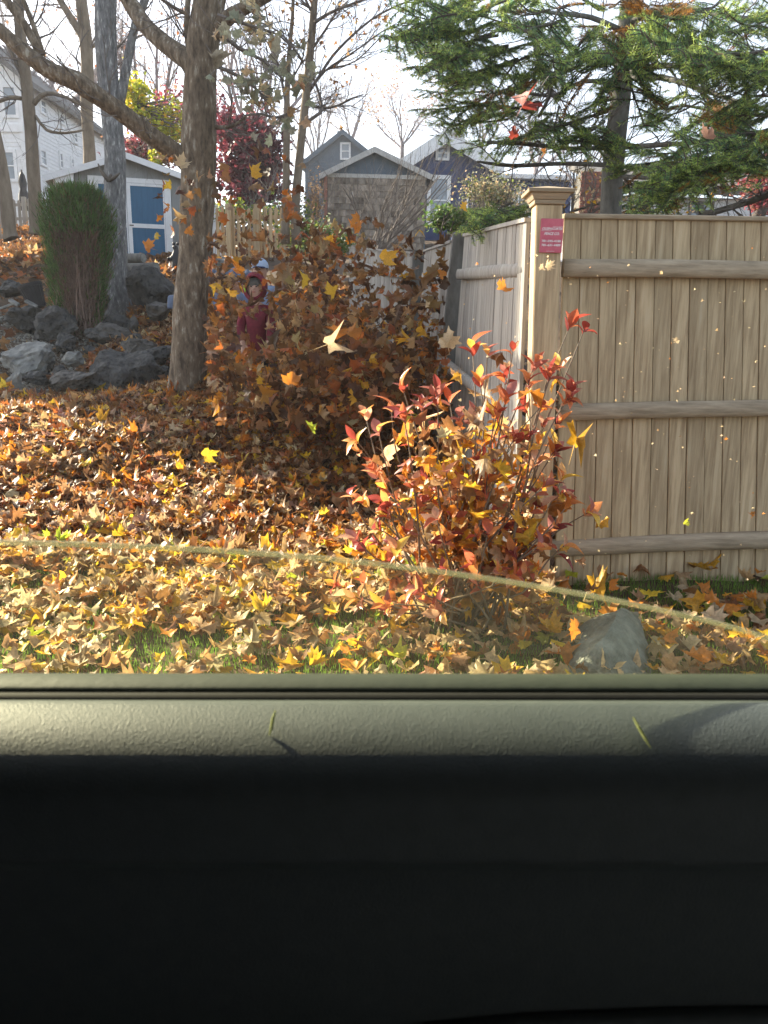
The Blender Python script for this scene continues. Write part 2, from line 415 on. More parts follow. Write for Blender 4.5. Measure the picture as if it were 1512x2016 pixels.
n = 5200
x = rng.uniform(-7, -2.3, n); y = rng.uniform(7.7, 10.6, n); z = gz(x, y) + .005; r = rng.uniform(.008, .035, n) ** 1.0
O8 = np.array([(1, 0, 0), (-1, 0, 0), (0, 1, 0), (0, -1, 0), (0, 0, .7), (0, 0, -.7)], float); T8 = np.array([(0, 2, 4), (2, 1, 4), (1, 3, 4), (3, 0, 4), (2, 0, 5), (1, 2, 5), (3, 1, 5), (0, 3, 5)])
Vp = np.einsum('nij,nvj->nvi', rots(n, .4), O8[None] * rng.uniform(.5, 1.2, (n, 6, 1))) * r[:, None, None] + np.stack([x, y, z], 1)[:, None]
c = np.array([.30, .29, .25]) * rng.uniform(.4, 1.4, (n, 1))
M_peb = pm('gravel_stone', (.7, .7, .7), (1.1, 1.1, 1.1), 20, .9, .3, attr='Col')
link('gravel', fastmesh('gravel', Vp.reshape(-1, 3), (T8[None] + (np.arange(n) * 6)[:, None, None]).reshape(-1, 3), np.repeat(c, 6, 0), M_peb), kind='stuff')
# ================================================================ BUILDINGS
class Fr:
    """a vertical face: origin, yaw; pt(a along, b towards the viewer, c up)"""
    def __init__(s, O, yaw):
        s.O = Vector(O); s.u = Vector((math.cos(yaw), math.sin(yaw), 0)); s.n = Vector((s.u.y, -s.u.x, 0))
    def pt(s, a, b, c): return s.O + s.u * a + s.n * b + Vector((0, 0, c))
    def inv(s, px, py, b=0):
        v = ray(px, py); o = s.O + s.n * b
        t = (o - CAM).dot(s.n) / v.dot(s.n); q = CAM + v * t - s.O
        return q.dot(s.u), q.z
    def box(s, g, a0, a1, b0, b1, c0, c1):
        g.hexa([s.pt(a0, b1, c0), s.pt(a1, b1, c0), s.pt(a1, b0, c0), s.pt(a0, b0, c0)], [s.pt(a0, b1, c1), s.pt(a1, b1, c1), s.pt(a1, b0, c1), s.pt(a0, b0, c1)])
    def pbox(s, g, x0, y0, x1, y1, b0, b1):
        a0, c1 = s.inv(x0, y0, b1); a1, c0 = s.inv(x1, y1, b1)
        s.box(g, a0, a1, b0, b1, c0, c1)
    def poly(s, g, pts, b0, b1):        # extruded polygon given as (a, c)
        n = len(pts); g.add([s.pt(a, b1, c) for a, c in pts] + [s.pt(a, b0, c) for a, c in pts],
            [tuple(range(n)), tuple(reversed(range(n, 2 * n)))] + [(i, i + n, (i + 1) % n + n, (i + 1) % n) for i in range(n)])
def gable(root, f, W_, H, rise, depth, wall, roofm, fascia, over=.25, fth=.16, pa=None, wallname='wall', thick=.1):
    """gabled block: front face on f from a=0..W_, base c=0"""
    pa = W_ / 2 if pa is None else pa
    g = G(); f.poly(g, [(0, -.6), (W_, -.6), (W_, H), (pa, H + rise), (0, H)], -depth, 0)
    part(wallname, g, wall, root)
    for (a0, a1, sx) in ((0, pa, -1), (W_, pa, 1)):
        sl = rise / abs(a1 - a0)
        ae = a0 + sx * over; ce = H - over * sl
        g = G()
        q = [(ae, ce + .02), (a1, H + rise + .02), (a1, H + rise + thick + .02), (ae, ce + thick + .02)]
        if sx < 0: q = q
        else: q = q[::-1]
        f.poly(g, q, -depth - .2, over)
        part('roof', g, roofm, root)
        g = G(); q = [(ae, ce - fth), (a1, H + rise - fth), (a1, H + rise + thick + .03), (ae, ce + thick + .03)]
        if sx > 0: q = q[::-1]
        f.poly(g, q, over + .003, over + .04)
        part('fascia', g, fascia, root)
def clapboards(root, f, a0, a1, c0, c1, pitch, m, b=0, holes=()):
    g = G(); c = c0
    while c < c1 - .01:
        t = min(c + pitch, c1)
        g.add([f.pt(a0, b + .025, c), f.pt(a1, b + .025, c), f.pt(a1, b + .006, t), f.pt(a0, b + .006, t), f.pt(a0, b, c), f.pt(a1, b, c)], [(0, 1, 2, 3), (4, 5, 1, 0)])
        c = t
    part('siding', g, m, root, kind='stuff')
def window(root, f, px, b=.05, sill=True, fw=.09, m=None, rails=1):
    x0, y0, x1, y1 = px
    a0, c1 = f.inv(x0, y0, b); a1, c0 = f.inv(x1, y1, b)
    g = G()
    for q in ((a0 - fw, a0, c0 - fw, c1 + fw), (a1, a1 + fw, c0 - fw, c1 + fw), (a0, a1, c0 - fw, c0), (a0, a1, c1, c1 + fw)):
        f.box(g, q[0], q[1], 0, b + .03, q[2], q[3])
    for k in range(rails):
        cm = c0 + (c1 - c0) * (k + 1) / (rails + 1)
        f.box(g, a0, a1, 0, b + .01, cm - .025, cm + .025)
    o = part('window', g, m or M_white, root)
    g = G(); f.box(g, a0, a1, 0, b - .02, c0, c1)
    part('pane', g, M_glass, o)

# --- garden shed
O = P(122, 529, 17.8); fs = Fr(O, R_(15))
root = thing('garden_shed', O, 'grey garden shed with blue double doors framed in white behind the trees', 'shed')
Hs = fs.inv(122, 352)[1]; apk, cpk = fs.inv(249, 312)
Ws = 3.22
gable(root, fs, Ws, Hs, cpk - Hs, 3.2, M_shed, M_roof, M_white, .22, .05, apk, thick=.05)
sl = (cpk - Hs) / apk; sr = (cpk - Hs) / (Ws - apk)
k = 0; a0 = 0
while a0 < Ws - .01:
    a1 = min(a0 + .203, Ws); q0, q1 = a0 + .008, a1 - .008
    top = lambda a: Hs + (a * sl if a < apk else (Ws - a) * sr) - .02
    g = G(); fs.poly(g, [(q0, 0), (q1, 0), (q1, top(q1)), (q0, top(q0))], .002, .022); part('plank', g, M_shed, root); a0 = a1
for q0 in (-.03, Ws - .07):
    g = G(); fs.box(g, q0, q0 + .1, .024, .05, 0, Hs); part('corner_board', g, M_white, root)
g = G(); fs.pbox(g, 107, 338, 145, 362, .06, .20); part('eave_return', g, M_white, root)
dz0 = fs.inv(300, 527, .03)[1]; dz1 = fs.inv(290, 362, .03)[1]
aL = fs.inv(176, 400, .03)[0]; aD0 = fs.inv(187, 400, .03)[0]; aM = fs.inv(250, 400, .03)[0]; aR = fs.inv(324, 400, .03)[0]; aE = fs.inv(337, 400, .03)[0]
g = G(); fs.box(g, aL, aD0, .024, .055, dz0, dz1 + .10); fs.box(g, aR, aE, .024, .055, dz0, dz1 + .10); fs.box(g, aD0, aR, .024, .055, dz1, dz1 + .10)
part('door_frame', g, M_white, root)
for (p0, p1) in ((aD0 + .005, aM - .01), (aM, aR - .005)):
    g = G(); fs.box(g, p0, p1, .024, .036, dz0, dz1 - .005); dd = part('door', g, M_blue, root)
    g = G(); st = .085
    fs.box(g, p0, p0 + st, .038, .055, dz0, dz1 - .005); fs.box(g, p1 - st * .3, p1, .038, .055, dz0, dz1 - .005)
    zm = (dz0 + dz1) / 2
    fs.box(g, p0 + st, p1 - st * .3, .038, .053, zm - .045, zm + .045)
    fs.box(g, p0 + st, p1 - st * .3, .038, .053, dz1 - .06, dz1 - .006)
    part('door_trim', g, M_white, dd)
    g = G(); fs.box(g, p0 + .03, p0 + .12, .056, .075, zm - .012, zm + .012); part('latch', g, M_antler, dd)
g = G(); fs.box(g, .05, Ws - .05, -.05, .12, -.18, -.005); part('skid', g, M_rockb, root)

# --- weathered shingled garage
O = P(645, 500, 22.5); fg = Fr(O, R_(3))
Hg = fg.inv(645, 345)[1]; Wg = fg.inv(838, 420)[0]; cg = fg.inv(737, 300)[1]
root = thing('shingled_garage', O, 'weathered garage with stained grey shingle wall and low white edged gable', 'garage')
gable(root, fg, Wg, Hg, cg - Hg, 6, M_slate, M_roof, M_trimold, .22, .05, fg.inv(737, 300)[0], thick=.07)
g = G(); fg.box(g, 0, Wg, .0, .05, Hg - .05, Hg + .05); part('lintel_board', g, M_trimold, root)
sh = {}
ncourse = 12; ch = (Hg - .05) / ncourse
for r in range(ncourse):
    a0 = -.02 if r % 2 else -.12
    while a0 < Wg:
        wd = .21; q0, q1 = max(a0, 0) + .004, min(a0 + wd, Wg) - .004
        if q1 - q0 > .03:
            c0 = r * ch; j = random.uniform(-.008, .008)
            g = G(); g.hexa([fg.pt(q0, .045, c0 + j), fg.pt(q1, .045, c0 + j), fg.pt(q1, .005, c0), fg.pt(q0, .005, c0)],
                            [fg.pt(q0, .02, c0 + ch + .02), fg.pt(q1, .02, c0 + ch + .02), fg.pt(q1, .004, c0 + ch + .02), fg.pt(q0, .004, c0 + ch + .02)])
            part('shingle', g, M_shing, root)
        a0 += wd
g = G(); fg.box(g, -.10, -.01, -.3, .04, 0, Hg); part('corner_board', g, M_brick, root)

# --- slate gabled house
O = P(601, 440, 45); fh = Fr(O, R_(-6))
H1 = fh.inv(601, 322)[1]; W1h = fh.inv(748, 400)[0]; c1 = fh.inv(676, 262)[1]
root = thing('slate_house', O, 'dark slate blue house with steep gable and one attic window beyond the garage', 'house')
gable(root, fh, W1h, H1, c1 - H1, 9, M_slate, M_slate, M_slate, .3, .14, fh.inv(676, 262)[0])
clapboards(root, fh, .05, W1h - .05, 0, H1, .16, M_slate)
window(root, fh, (673, 284, 687, 311))
g = G(); q = fh.pt(fh.inv(655, 300)[0], -3, 0); zt = P(655, 262, 48).z
g.tube([(q.x, q.y, O.z + H1), (q.x, q.y, zt), (q.x, q.y, zt + .02)], [.2, .2, .3], 10); part('chimney', g, M_firbark, root)

# --- navy house with white gable
O = P(800, 445, 31); fb = Fr(O, R_(4))
H2 = fb.inv(800, 318)[1]; W2 = fb.inv(962, 400)[0]; c2 = fb.inv(876, 270)[1]
root = thing('navy_house', O, 'navy blue house with broad white gable trim and small white attic window', 'house')
gable(root, fb, W2, H2, c2 - H2, 9, M_navy, M_roof, M_white, .45, .32, fb.inv(876, 268)[0], thick=.16)
window(root, fb, (863, 291, 880, 311))
window(root, fb, (849, 352, 878, 436), fw=.14)
g = G(); fb.pbox(g, 962, 352, 1120, 450, -6, -1.2); part('wing', g, M_navy, root)
for x in (985, 1012, 1040):
    window(root, Fr(fb.pt(0, -1.2, 0), R_(4)), (x, 385, x + 14, 425))
g = G(); fb.pbox(g, 955, 340, 1125, 354, -6.2, -.9); part('roof', g, M_white, root)
O2 = P(915, 432, 28); fp = Fr(O2, R_(3))
rt = thing('porch_railing', O2, 'white porch railing in front of the navy house', 'railing')
Wp = fp.inv(1035, 430)[0]
g = G(); fp.box(g, 0, Wp, -.04, .04, .85, .93); part('handrail', g, M_white, rt)
g = G(); fp.box(g, 0, Wp, -.03, .03, .05, .12); part('bottom_rail', g, M_white, rt)
base = None
for i in range(int(Wp / .16)):
    g = G(); fp.box(g, .05 + i * .16, .10 + i * .16, -.02, .02, .122, .848); part('baluster', g, M_white, rt)
g = G(); fp.box(g, -.3, Wp + .2, -1.2, .1, -1.2, -.02); part('deck', g, M_navy, rt)

# --- tall white house at the left
hw = 36.0; O = P(62, 435, hw); fwf = Fr(O, 0)
Hh = fwf.inv(62, 150)[1]; aW = 11
root = thing('white_house', O, 'tall white clapboard house with narrow side windows behind the bare trunks', 'house')
O3 = O + Vector((-aW, 0, 0)); ff = Fr(O3, 0)
g = G(); ff.poly(g, [(0, -1), (aW, -1), (aW, Hh), (aW / 2, Hh + 4.2), (0, Hh)], -11.5, 0); part('wall', g, M_white, root)
for s_ in (0, 1):
    g = G(); q = [(-.4, Hh - .35), (aW / 2, Hh + 4.2), (aW / 2, Hh + 4.45), (-.4, Hh - .1)] if not s_ else [(aW + .4, Hh - .1), (aW / 2, Hh + 4.45), (aW / 2, Hh + 4.2), (aW + .4, Hh - .35)]
    ff.poly(g, q, -11.9, .4); part('roof', g, M_roof, root)
clapboards(root, ff, 0, aW - .15, 0, Hh, .17, M_white)
side = Fr(O, R_(90))
clapboards(root, side, .15, 11.5, 0, Hh - .25, .17, M_white, b=0)
g = G(); ff.box(g, aW - .16, aW + .03, .0, .06, 0, Hh); part('corner_board', g, M_white, root)
g = G(); side.box(g, 0, .16, .03, .06, 0, Hh); part('corner_board', g, M_white, root)
g = G(); ff.box(g, 0, aW, .03, .10, Hh * .62, Hh * .62 + .3); part('belt_board', g, M_white, root)
window(root, ff, (6, 172, 32, 226), .06, fw=.13)
window(root, ff, (-40, 172, -15, 226), .06, fw=.13)
window(root, ff, (5, 300, 30, 352), .06, fw=.13)
for q in ((118, 225, 127, 243), (147, 262, 152, 280), (80, 295, 91, 325), (118, 302, 124, 330), (141, 313, 145, 332), (80, 196, 91, 224)):
    window(root, side, q, .05, fw=.11)

# --- low white house beyond the tan fence
O = P(1215, 432, 17); fl = Fr(O, R_(3))
root = thing('low_white_house', O, 'low white house with grey roof behind the tan fence and fir tree', 'house')
c0_, cc = fl.inv(1230, 385); Wl = 9
g = G(); fl.box(g, 0, Wl, -5, 0, -1.5, cc); part('wall', g, M_white, root)
clapboards(root, fl, 0, Wl, -1, cc, .13, M_white)
g = G(); cr_ = fl.inv(1300, 330, -2.5)[1]
g.add([fl.pt(-.3, .35, cc + .0), fl.pt(Wl, .35, cc + .0), fl.pt(Wl, -3, cr_), fl.pt(-.3, -3, cr_), fl.pt(-.3, .35, cc + .14), fl.pt(Wl, .35, cc + .14), fl.pt(Wl, -3, cr_ + .14), fl.pt(-.3, -3, cr_ + .14)],
      [(3, 2, 1, 0), (4, 5, 6, 7), (0, 1, 5, 4), (1, 2, 6, 5), (2, 3, 7, 6), (3, 0, 4, 7)])
part('roof', g, M_roof, root)
for q in ((1362, 402, 1374, 430), (1386, 402, 1398, 430)): window(root, fl, q, .05, fw=.05, m=M_firbark)
O = P(1168, 432, 15); g = G(); g.box((O.x - .28, O.y, O.z - 1), (O.x + .28, O.y + .5, P(1168, 338, 15).z)); 
root = thing('brick_chimney', O, 'red brick chimney stack between the fir trunk and the corner post', 'chimney')
zt = P(1168, 338, 15).z
g = G(); g.box((O.x - .26, O.y + .01, O.z - 1), (O.x + .26, O.y + .5, zt)); part('core', g, M_firbark, root)
zc = O.z - .1; r = 0
while zc < zt - .05:
    xx = O.x - .28 - (.07 if r % 2 else 0)
    while xx < O.x + .28:
        q0, q1 = max(xx, O.x - .28), min(xx + .135, O.x + .28)
        if q1 - q0 > .03:
            g = G(); g.box((q0, O.y - .012 - random.random() * .004, zc), (q1, O.y + .005, zc + .06)); part('brick', g, M_brick, root)
        xx += .145
    zc += .072; r += 1

# --- unseen house block added outside the picture to cast shade over the yard
O = Vector((-14.8, 15.0, gz1(-13, 15))); fn = Fr(O, R_(54)); fn = Fr(Vector((-12.6, 13.8, gz1(-12.6, 13.8))), R_(54))
root = thing('shade_house', fn.O, 'unseen pale house added left of the yard to cast shade', 'house')
gable(root, fn, 5.0, 8.9, .8, 7, M_white, M_roof, M_white, .12)

# ================================================================ PICKET FENCES
def pickets(name, label, A, B, h, wd, gap, m, group=None, posts=2, top=True):
    A = Vector(A); B = Vector(B); L_ = (B - A); n = int(L_.length / (wd + gap)); u = L_.normalized(); nrm = Vector((u.y, -u.x, 0)).normalized()
    root = thing(name, A, label, 'fence', group)
    for i in range(n):
        p0 = A + L_ * (i / n); p1 = p0 + u * wd; hh = h + random.uniform(-.02, .02); t = nrm * .02
        g = G(); z = Vector((0, 0, hh)); zt = Vector((0, 0, hh + wd * .6)); mid = (p0 + p1) / 2
        a, b, c, d = p0 + t, p1 + t, p1, p0
        if top:
            g.add([a, b, b + z, mid + t + zt, a + z, d, c, c + z, mid + zt, d + z], [(0, 1, 2, 3, 4), (9, 8, 7, 6, 5), (0, 5, 6, 1), (1, 6, 7, 2), (2, 7, 8, 3), (3, 8, 9, 4), (4, 9, 5, 0)])
        else: g.hexa([a, b, c, d], [a + z, b + z, c + z, d + z])
        part('picket', g, m, root)
    for c in (.25, .8):
        g = G(); k = nrm * -.04; z0 = Vector((0, 0, h * c)); z1 = Vector((0, 0, h * c + .07))
        g.hexa([A + z0 - nrm * .002, B + z0 - nrm * .002, B + k + z0, A + k + z0], [A + z1 - nrm * .002, B + z1 - nrm * .002, B + k + z1, A + k + z1]); part('rail', g, m, root)
    for i in range(posts):
        q = A + L_ * ((i + .5) / posts) + nrm * .07; g = G(); g.box((q.x - .05, q.y - .05, q.z - .3), (q.x + .05, q.y + .05, q.z + h + .08)); part('post', g, m, root)
pickets('picket_fence', 'brown picket fence on the rise below the white house', P(-20, 448, 21), P(78, 444, 21), .62, .075, .05, M_boardg)
pickets('picket_fence', 'tall brown picket fence between the wide trunk and the twin stems', P(428, 505, 15.5), P(596, 508, 15.0), .86, .06, .045, M_board, posts=3)
pickets('white_picket_fence', 'small white picket fence under the dark red tree', P(488, 430, 26), P(560, 432, 26), .42, .06, .05, M_white, top=False)
# deck railing right of the wide trunk
O = P(418, 515, 17); root = thing('deck_railing', O, 'sloping deck railing with white balusters and red brown rails', 'railing')
A = P(420, 462, 17); B = P(446, 478, 17); A2 = P(420, 502, 17); B2 = P(446, 512, 17)
for (p, q) in ((A, B), (A2, B2)):
    g = G(); g.tube([p, q], .035, 4); part('rail', g, M_brick, root)
for i in range(6):
    t = (i + .4) / 6; g = G(); g.tube([A.lerp(B, t) - Vector((0, 0, .04)), A2.lerp(B2, t) + Vector((0, 0, .04))], .022, 4); part('baluster', g, M_white, root)
g = G(); a_, b_ = P(423, 400, 17.5), P(437, 462, 17.5); g.box((a_.x - .4, a_.y, b_.z), (b_.x, a_.y + .3, a_.z)); solo('deck_wall', g, M_white, 'pale grey wall piece of the deck right of the wide trunk', 'wall')
# closed umbrella
q = P(50, 425, 23); zt = P(50, 338, 23).z; root = thing('patio_umbrella', q, 'closed black patio umbrella behind the picket fence', 'umbrella')
g = G(); g.tube([q + Vector((0, 0, -.6)), (q.x, q.y, zt + .05)], .025, 6); part('pole', g, M_antler, root)
g = G(); Hq = zt - q.z; g.tube([(q.x, q.y, q.z + Hq * t) for t in (.12, .2, .45, .6, .75, .92, 1)], [.10, .16, .15, .09, .12, .07, .02], 8, .3); part('canopy', g, M_bucket, root, True)
#BUILDEND

# ================================================================ BOARD FENCES
def panel(root, T0, B0, T1, B1, n, m, side=1, th=.019, jit=.006, parent=None):
    """boards between a left edge (T0,B0) and a right edge (T1,B1)"""
    T0, B0, T1, B1 = map(Vector, (T0, B0, T1, B1))
    nrm = (T1 - T0).cross(B0 - T0).normalized() * side
    cut = [0] + [(i + random.uniform(-.06, .06)) / n for i in range(1, n)] + [1]
    for i in range(n):
        t0, t1 = cut[i] + .0016 / (T1 - T0).length * 1.2, cut[i + 1] - .0016 / (T1 - T0).length * 1.2
        o = nrm * random.uniform(0, jit); bz = Vector((0, 0, random.uniform(-.012, .006)))
        b = [B0.lerp(B1, t0) + bz, B0.lerp(B1, t1) + bz]; t = [T0.lerp(T1, t0), T0.lerp(T1, t1)]
        tw = nrm * random.uniform(-.002, .002)
        g = G()
        g.hexa([b[0] + o, b[1] + o + tw, b[1] + o - nrm * th, b[0] + o - nrm * th], [t[0] + o, t[1] + o + tw, t[1] + o - nrm * th, t[0] + o - nrm * th])
        bev(part('board', g, m, root), .0022)
def log_rail(name, root, pts, hh, dd, m, wob=.05):
    """rounded rail: pts world centre line; hh half height, dd half depth"""
    g = G(); pts = [Vector(p) for p in pts]; n = 10; sp = []
    for i in range(len(pts) - 1):
        for k in range(6): sp.append(pts[i].lerp(pts[i + 1], k / 6))
    sp.append(pts[-1]); d = (sp[-1] - sp[0]).normalized(); nrm = Vector((d.y, -d.x, 0)).normalized()
    for i, p in enumerate(sp):
        for k in range(n):
            a = 2 * math.pi * (k + .5) / n; ca, sa = math.cos(a), math.sin(a)
            r = 1 / max(abs(ca), abs(sa)) * .8 + .2
            w_ = 1 + wob * noise.noise(p * 3 + Vector((ca, sa, 0)))
            g.v.append(tuple(p + nrm * dd * ca * r * w_ + Vector((0, 0, hh * sa * r * w_))))
    for i in range(len(sp) - 1):
        for k in range(n): g.f.append((i * n + k, i * n + (k + 1) % n, (i + 1) * n + (k + 1) % n, (i + 1) * n + k))
    g.f.append(tuple(range(n))[::-1]); g.f.append(tuple((len(sp) - 1) * n + k for k in range(n)))
    return part(name, g, m, root, True)

# front fence: runs to the right from the corner post
T0 = P(1108, 430, 3.86); B0 = P(1090, 1152, 3.80); T1 = P(1512, 436, 3.97); B1 = P(1500, 1140, 3.93)
root = thing('board_fence', B0, 'tan vertical board fence running right from the corner post with three rails', 'fence')
ext = 1.75
TE = T0 + (T1 - T0) * ext; BE = B0 + (B1 - B0) * ext; n = 23
nf = int((TE - T0).length / .0885)
panel(root, T0, B0, TE, BE, nf, M_board, 1)
nrmF = Vector((0, -1, 0))
for (xa, ya, xb, yb, hh, dd) in ((1108, 528, 1512, 532, .042, .024), (1100, 812, 1512, 803, .041, .03), (1072, 1080, 1512, 1062, .044, .036)):
    a_ = P(xa, ya, 3.80); b_ = P(xb, yb, 3.90); e_ = a_ + (b_ - a_) * 1.75
    o = log_rail('rail', root, [a_, a_.lerp(b_, .5) + Vector((0, 0, .004)), b_, e_], hh, dd, M_rail)
a_, e_ = T0, TE
g = G(); g.hexa([a_ + Vector((0, -.035, -.004)), e_ + Vector((0, -.035, -.004)), e_ + Vector((0, .03, -.004)), a_ + Vector((0, .03, -.004))],
                [a_ + Vector((0, -.04, .018)), e_ + Vector((0, -.04, .018)), e_ + Vector((0, .035, .024)), a_ + Vector((0, .035, .024))])
bev(part('cap_board', g, M_rail, root), .004)
g = G(); rk = P(1300, 700, 3.9)
for q in range(90):
    px, py = random.uniform(1120, 1505), random.uniform(445, 1050); c_ = P(px, py, 3.835 + (px - 1100) / 410 * .1 )
    c_.y = T0.y + (T1.y - T0.y) * (c_.x - T0.x) / (T1.x - T0.x) - .0075; r_ = random.uniform(.005, .013)
    g.add([(c_.x + r_ * math.cos(a) * .8, c_.y + random.uniform(0, .0005), c_.z + r_ * math.sin(a) * 1.2) for a in np.arange(0, 6.2, .7)], [tuple(range(9))])
part('knot', g, M_knot, root, kind='stuff')
g = G()
for q in range(nf):
    for (ya, yb) in ((528, 532), (812, 803), (1080, 1062)):
        t = (q + .5) / nf; c_ = T0.lerp(TE, t); zz = P(1300, (ya + yb) / 2, 3.86).z
        for dx in (-.02, .022):
            for dz in (.052,): g.box((c_.x + dx, c_.y - .0095, zz + dz + random.uniform(-.006, .006)), (c_.x + dx + .004, c_.y - .004, zz + dz + .006))
part('nail', g, M_knot, root, kind='stuff')
# corner post
pb = P(1062, 1150, 3.72); pt_ = P(1082, 402, 3.72)
root = thing('corner_post', (pb.x, pb.y + .06, pb.z), 'square wooden corner post with moulded cap and a small red sign', 'post')
hw_ = .066; lean = (pt_ - pb); 
def pq(c, h_, z=None): return [(c.x - h_, c.y - 0, c.z), (c.x + h_, c.y, c.z), (c.x + h_, c.y + 2 * h_, c.z), (c.x - h_, c.y + 2 * h_, c.z)]
fx = .061
def ring(c, hx, over): return [(c.x - hx - over, c.y - over, c.z), (c.x + hx + over, c.y - over, c.z), (c.x + hx + over, c.y + 2 * hx + over, c.z), (c.x - hx - over, c.y + 2 * hx + over, c.z)]
g = G(); b0_ = Vector(pb) - Vector((0, 0, .3)); g.hexa(ring(b0_, fx, 0), ring(pt_, fx, 0)); bev(part('shaft', g, M_board, root), .006)
z = lambda dz: pt_ + Vector((0, 0, dz))
for nm, (d0, d1, o0, o1) in dict(moulding=(-.0, .018, .008, .011), moulding2=(.0185, .046, .014, .030), cap_plate=(.0465, .062, .042, .046)).items():
    g = G(); g.hexa(ring(z(d0), fx, o0), ring(z(d1), fx, o1)); bev(part('moulding' if 'm' == nm[0] else 'cap', g, M_rail, root), .002)
g = G(); rr = ring(z(.0625), fx, .044); ap = (pt_.x, pt_.y + fx, pt_.z + .088); g.add(rr + [ap], [(0, 1, 4), (1, 2, 4), (2, 3, 4), (3, 0, 4), (3, 2, 1, 0)]); part('cap_peak', g, M_rail, root)
# sign on post
sa = P(1065, 430, 3.713); sb = P(1106, 498, 3.713); sx = (sb.x - sa.x) / 2; sc = (sa + sb) / 2
sroot = thing('red_sign', (sc.x, sc.y, sb.z), 'small faded red fence company sign nailed near the top of the post', 'sign')
g = G(); hx, hz = .052, (sa.z - sb.z) / 2
g.box((sc.x - hx, sc.y - .003, sc.z - hz), (sc.x + hx, sc.y + .0015, sc.z + hz)); bev(part('plate', g, M_red, sroot), .001)
M_print = pm('sign_print', (.74, .70, .66), (.84, .80, .78), 90, .6, 0)
def letters(txt, zc, size, shear, width):
    cu = bpy.data.curves.new('lettering', 'FONT'); cu.body = txt; cu.size = size; cu.align_x = 'CENTER'; cu.align_y = 'CENTER'; cu.shear = shear; cu.extrude = .0003; cu.offset = size * .022
    to = bpy.data.objects.new('tmp', cu); COL.objects.link(to); dg = bpy.context.evaluated_depsgraph_get()
    me = bpy.data.meshes.new_from_object(to.evaluated_get(dg)); bpy.data.objects.remove(to)
    n_ = len(me.vertices); co = np.empty(n_ * 3, np.float32); me.vertices.foreach_get('co', co); co = co.reshape(-1, 3)
    k = width / (co[:, 0].max() - co[:, 0].min()); co[:, 0] *= k
    out = np.stack([co[:, 0], -co[:, 2] - .0036, co[:, 1] + zc - (sb.z)], 1); out[:, 1] += sc.y - sroot.location.y
    me.vertices.foreach_set('co', out.astype(np.float32).ravel()); me.materials.clear(); me.materials.append(M_print); me.update()
    link('lettering', me, sroot)
letters('OLSEN/CURTIS', sc.z + .030, .014, .35, .094)
letters('FENCE CO.', sc.z + .008, .016, .35, .070)
letters('781-595-4180', sc.z - .024, .0135, 0, .088)
letters('781-631-4489', sc.z - .042, .0135, 0, .088)
g = G(); g.box((sc.x - .048, sc.y - .0042, sc.z + .0205), (sc.x + .0, sc.y - .0031, sc.z + .0215)); g.box((sc.x + .004, sc.y - .0042, sc.z + .0385), (sc.x + .050, sc.y - .0031, sc.z + .0395))
g.box((sc.x - .02, sc.y - .0042, sc.z - hz + .006), (sc.x + .018, sc.y - .0031, sc.z - hz + .0068)); part('print_line', g, M_print, sroot)

# side fence: three grey runs going back into the yard
def side_run(label, T0, B0, T1, B1, n, rails, rh):
    root = thing('side_fence', B0, label, 'fence', 'grey fence runs going back from the corner post')
    panel(root, T0, B0, T1, B1, n, M_boardg, 1)
    for (a_, b_) in rails:
        log_rail('rail', root, [a_, (Vector(a_) + Vector(b_)) / 2, b_], rh, .03, M_boardg)
    d = (Vector(T1) - Vector(T0)); k = Vector((0, 0, 1)); nr = Vector((d.y, -d.x, 0)).normalized() * .03
    g = G(); a_, b_ = Vector(T0), Vector(T1); g.hexa([a_ + nr, b_ + nr, b_ - nr, a_ - nr], [a_ + nr + k * .02, b_ + nr + k * .02, b_ - nr + k * .02, a_ - nr + k * .02]); part('cap_board', g, M_boardg, root)
    return root
T2 = P(918, 466, 6.05); T1_ = P(1044, 437, 3.93)
B2 = P(884, 905, 6.05); B2.z = gz1(B2.x, 6.05) - .1; B1_ = Vector((T1_.x + .03, 3.93, -.05))
side_run('nearest run of grey side fence joined to the corner post', T2, B2, T1_, B1_, 25,
         ((P(905, 540, 6.0) + Vector((-.0, 0, 0)), P(1040, 531, 3.98)), (P(872, 712, 6.0), P(1035, 842, 3.98))), .038)
for nm, (x0, y0, x1, y1, d, lb) in dict(a=(908, 458, 866, 850, 6.12, 'leaning grey fence post at the far end of the nearest side run'), b=(826, 492, 805, 700, 8.5, 'grey fence post farther back between the two distant fence runs')).items():
    t_ = P(x0, y0, d); b_ = P(x1, y1, d); b_.z -= .15
    g = G(); g.hexa(ring(b_, .058, 0), ring(t_, .058, 0)); o = solo('fence_post', g, M_firbark, lb, 'post', 'grey posts of the side fence'); bev(o, .005)
T3 = P(838, 496, 8.4); B3 = P(820, 720, 8.4); Ta = P(893, 478, 6.25); Ba = P(856, 800, 6.25); Ba.z -= .3; B3.z -= .4
side_run('second run of grey side fence behind the leaning post', T3, B3, Ta, Ba, 24, ((P(835, 545, 8.35), P(885, 552, 6.3)),), .045)
T4 = P(690, 489, 11.0); B4 = P(690, 700, 11.0); Tb = P(815, 500, 8.6); Bb = P(800, 720, 8.6); Bb.z -= .4; B4.z -= .5
side_run('farthest run of grey side fence seen through the flying leaves', T4, B4, Tb, Bb, 30, ((P(692, 520, 10.9), P(812, 545, 8.55)),), .045)

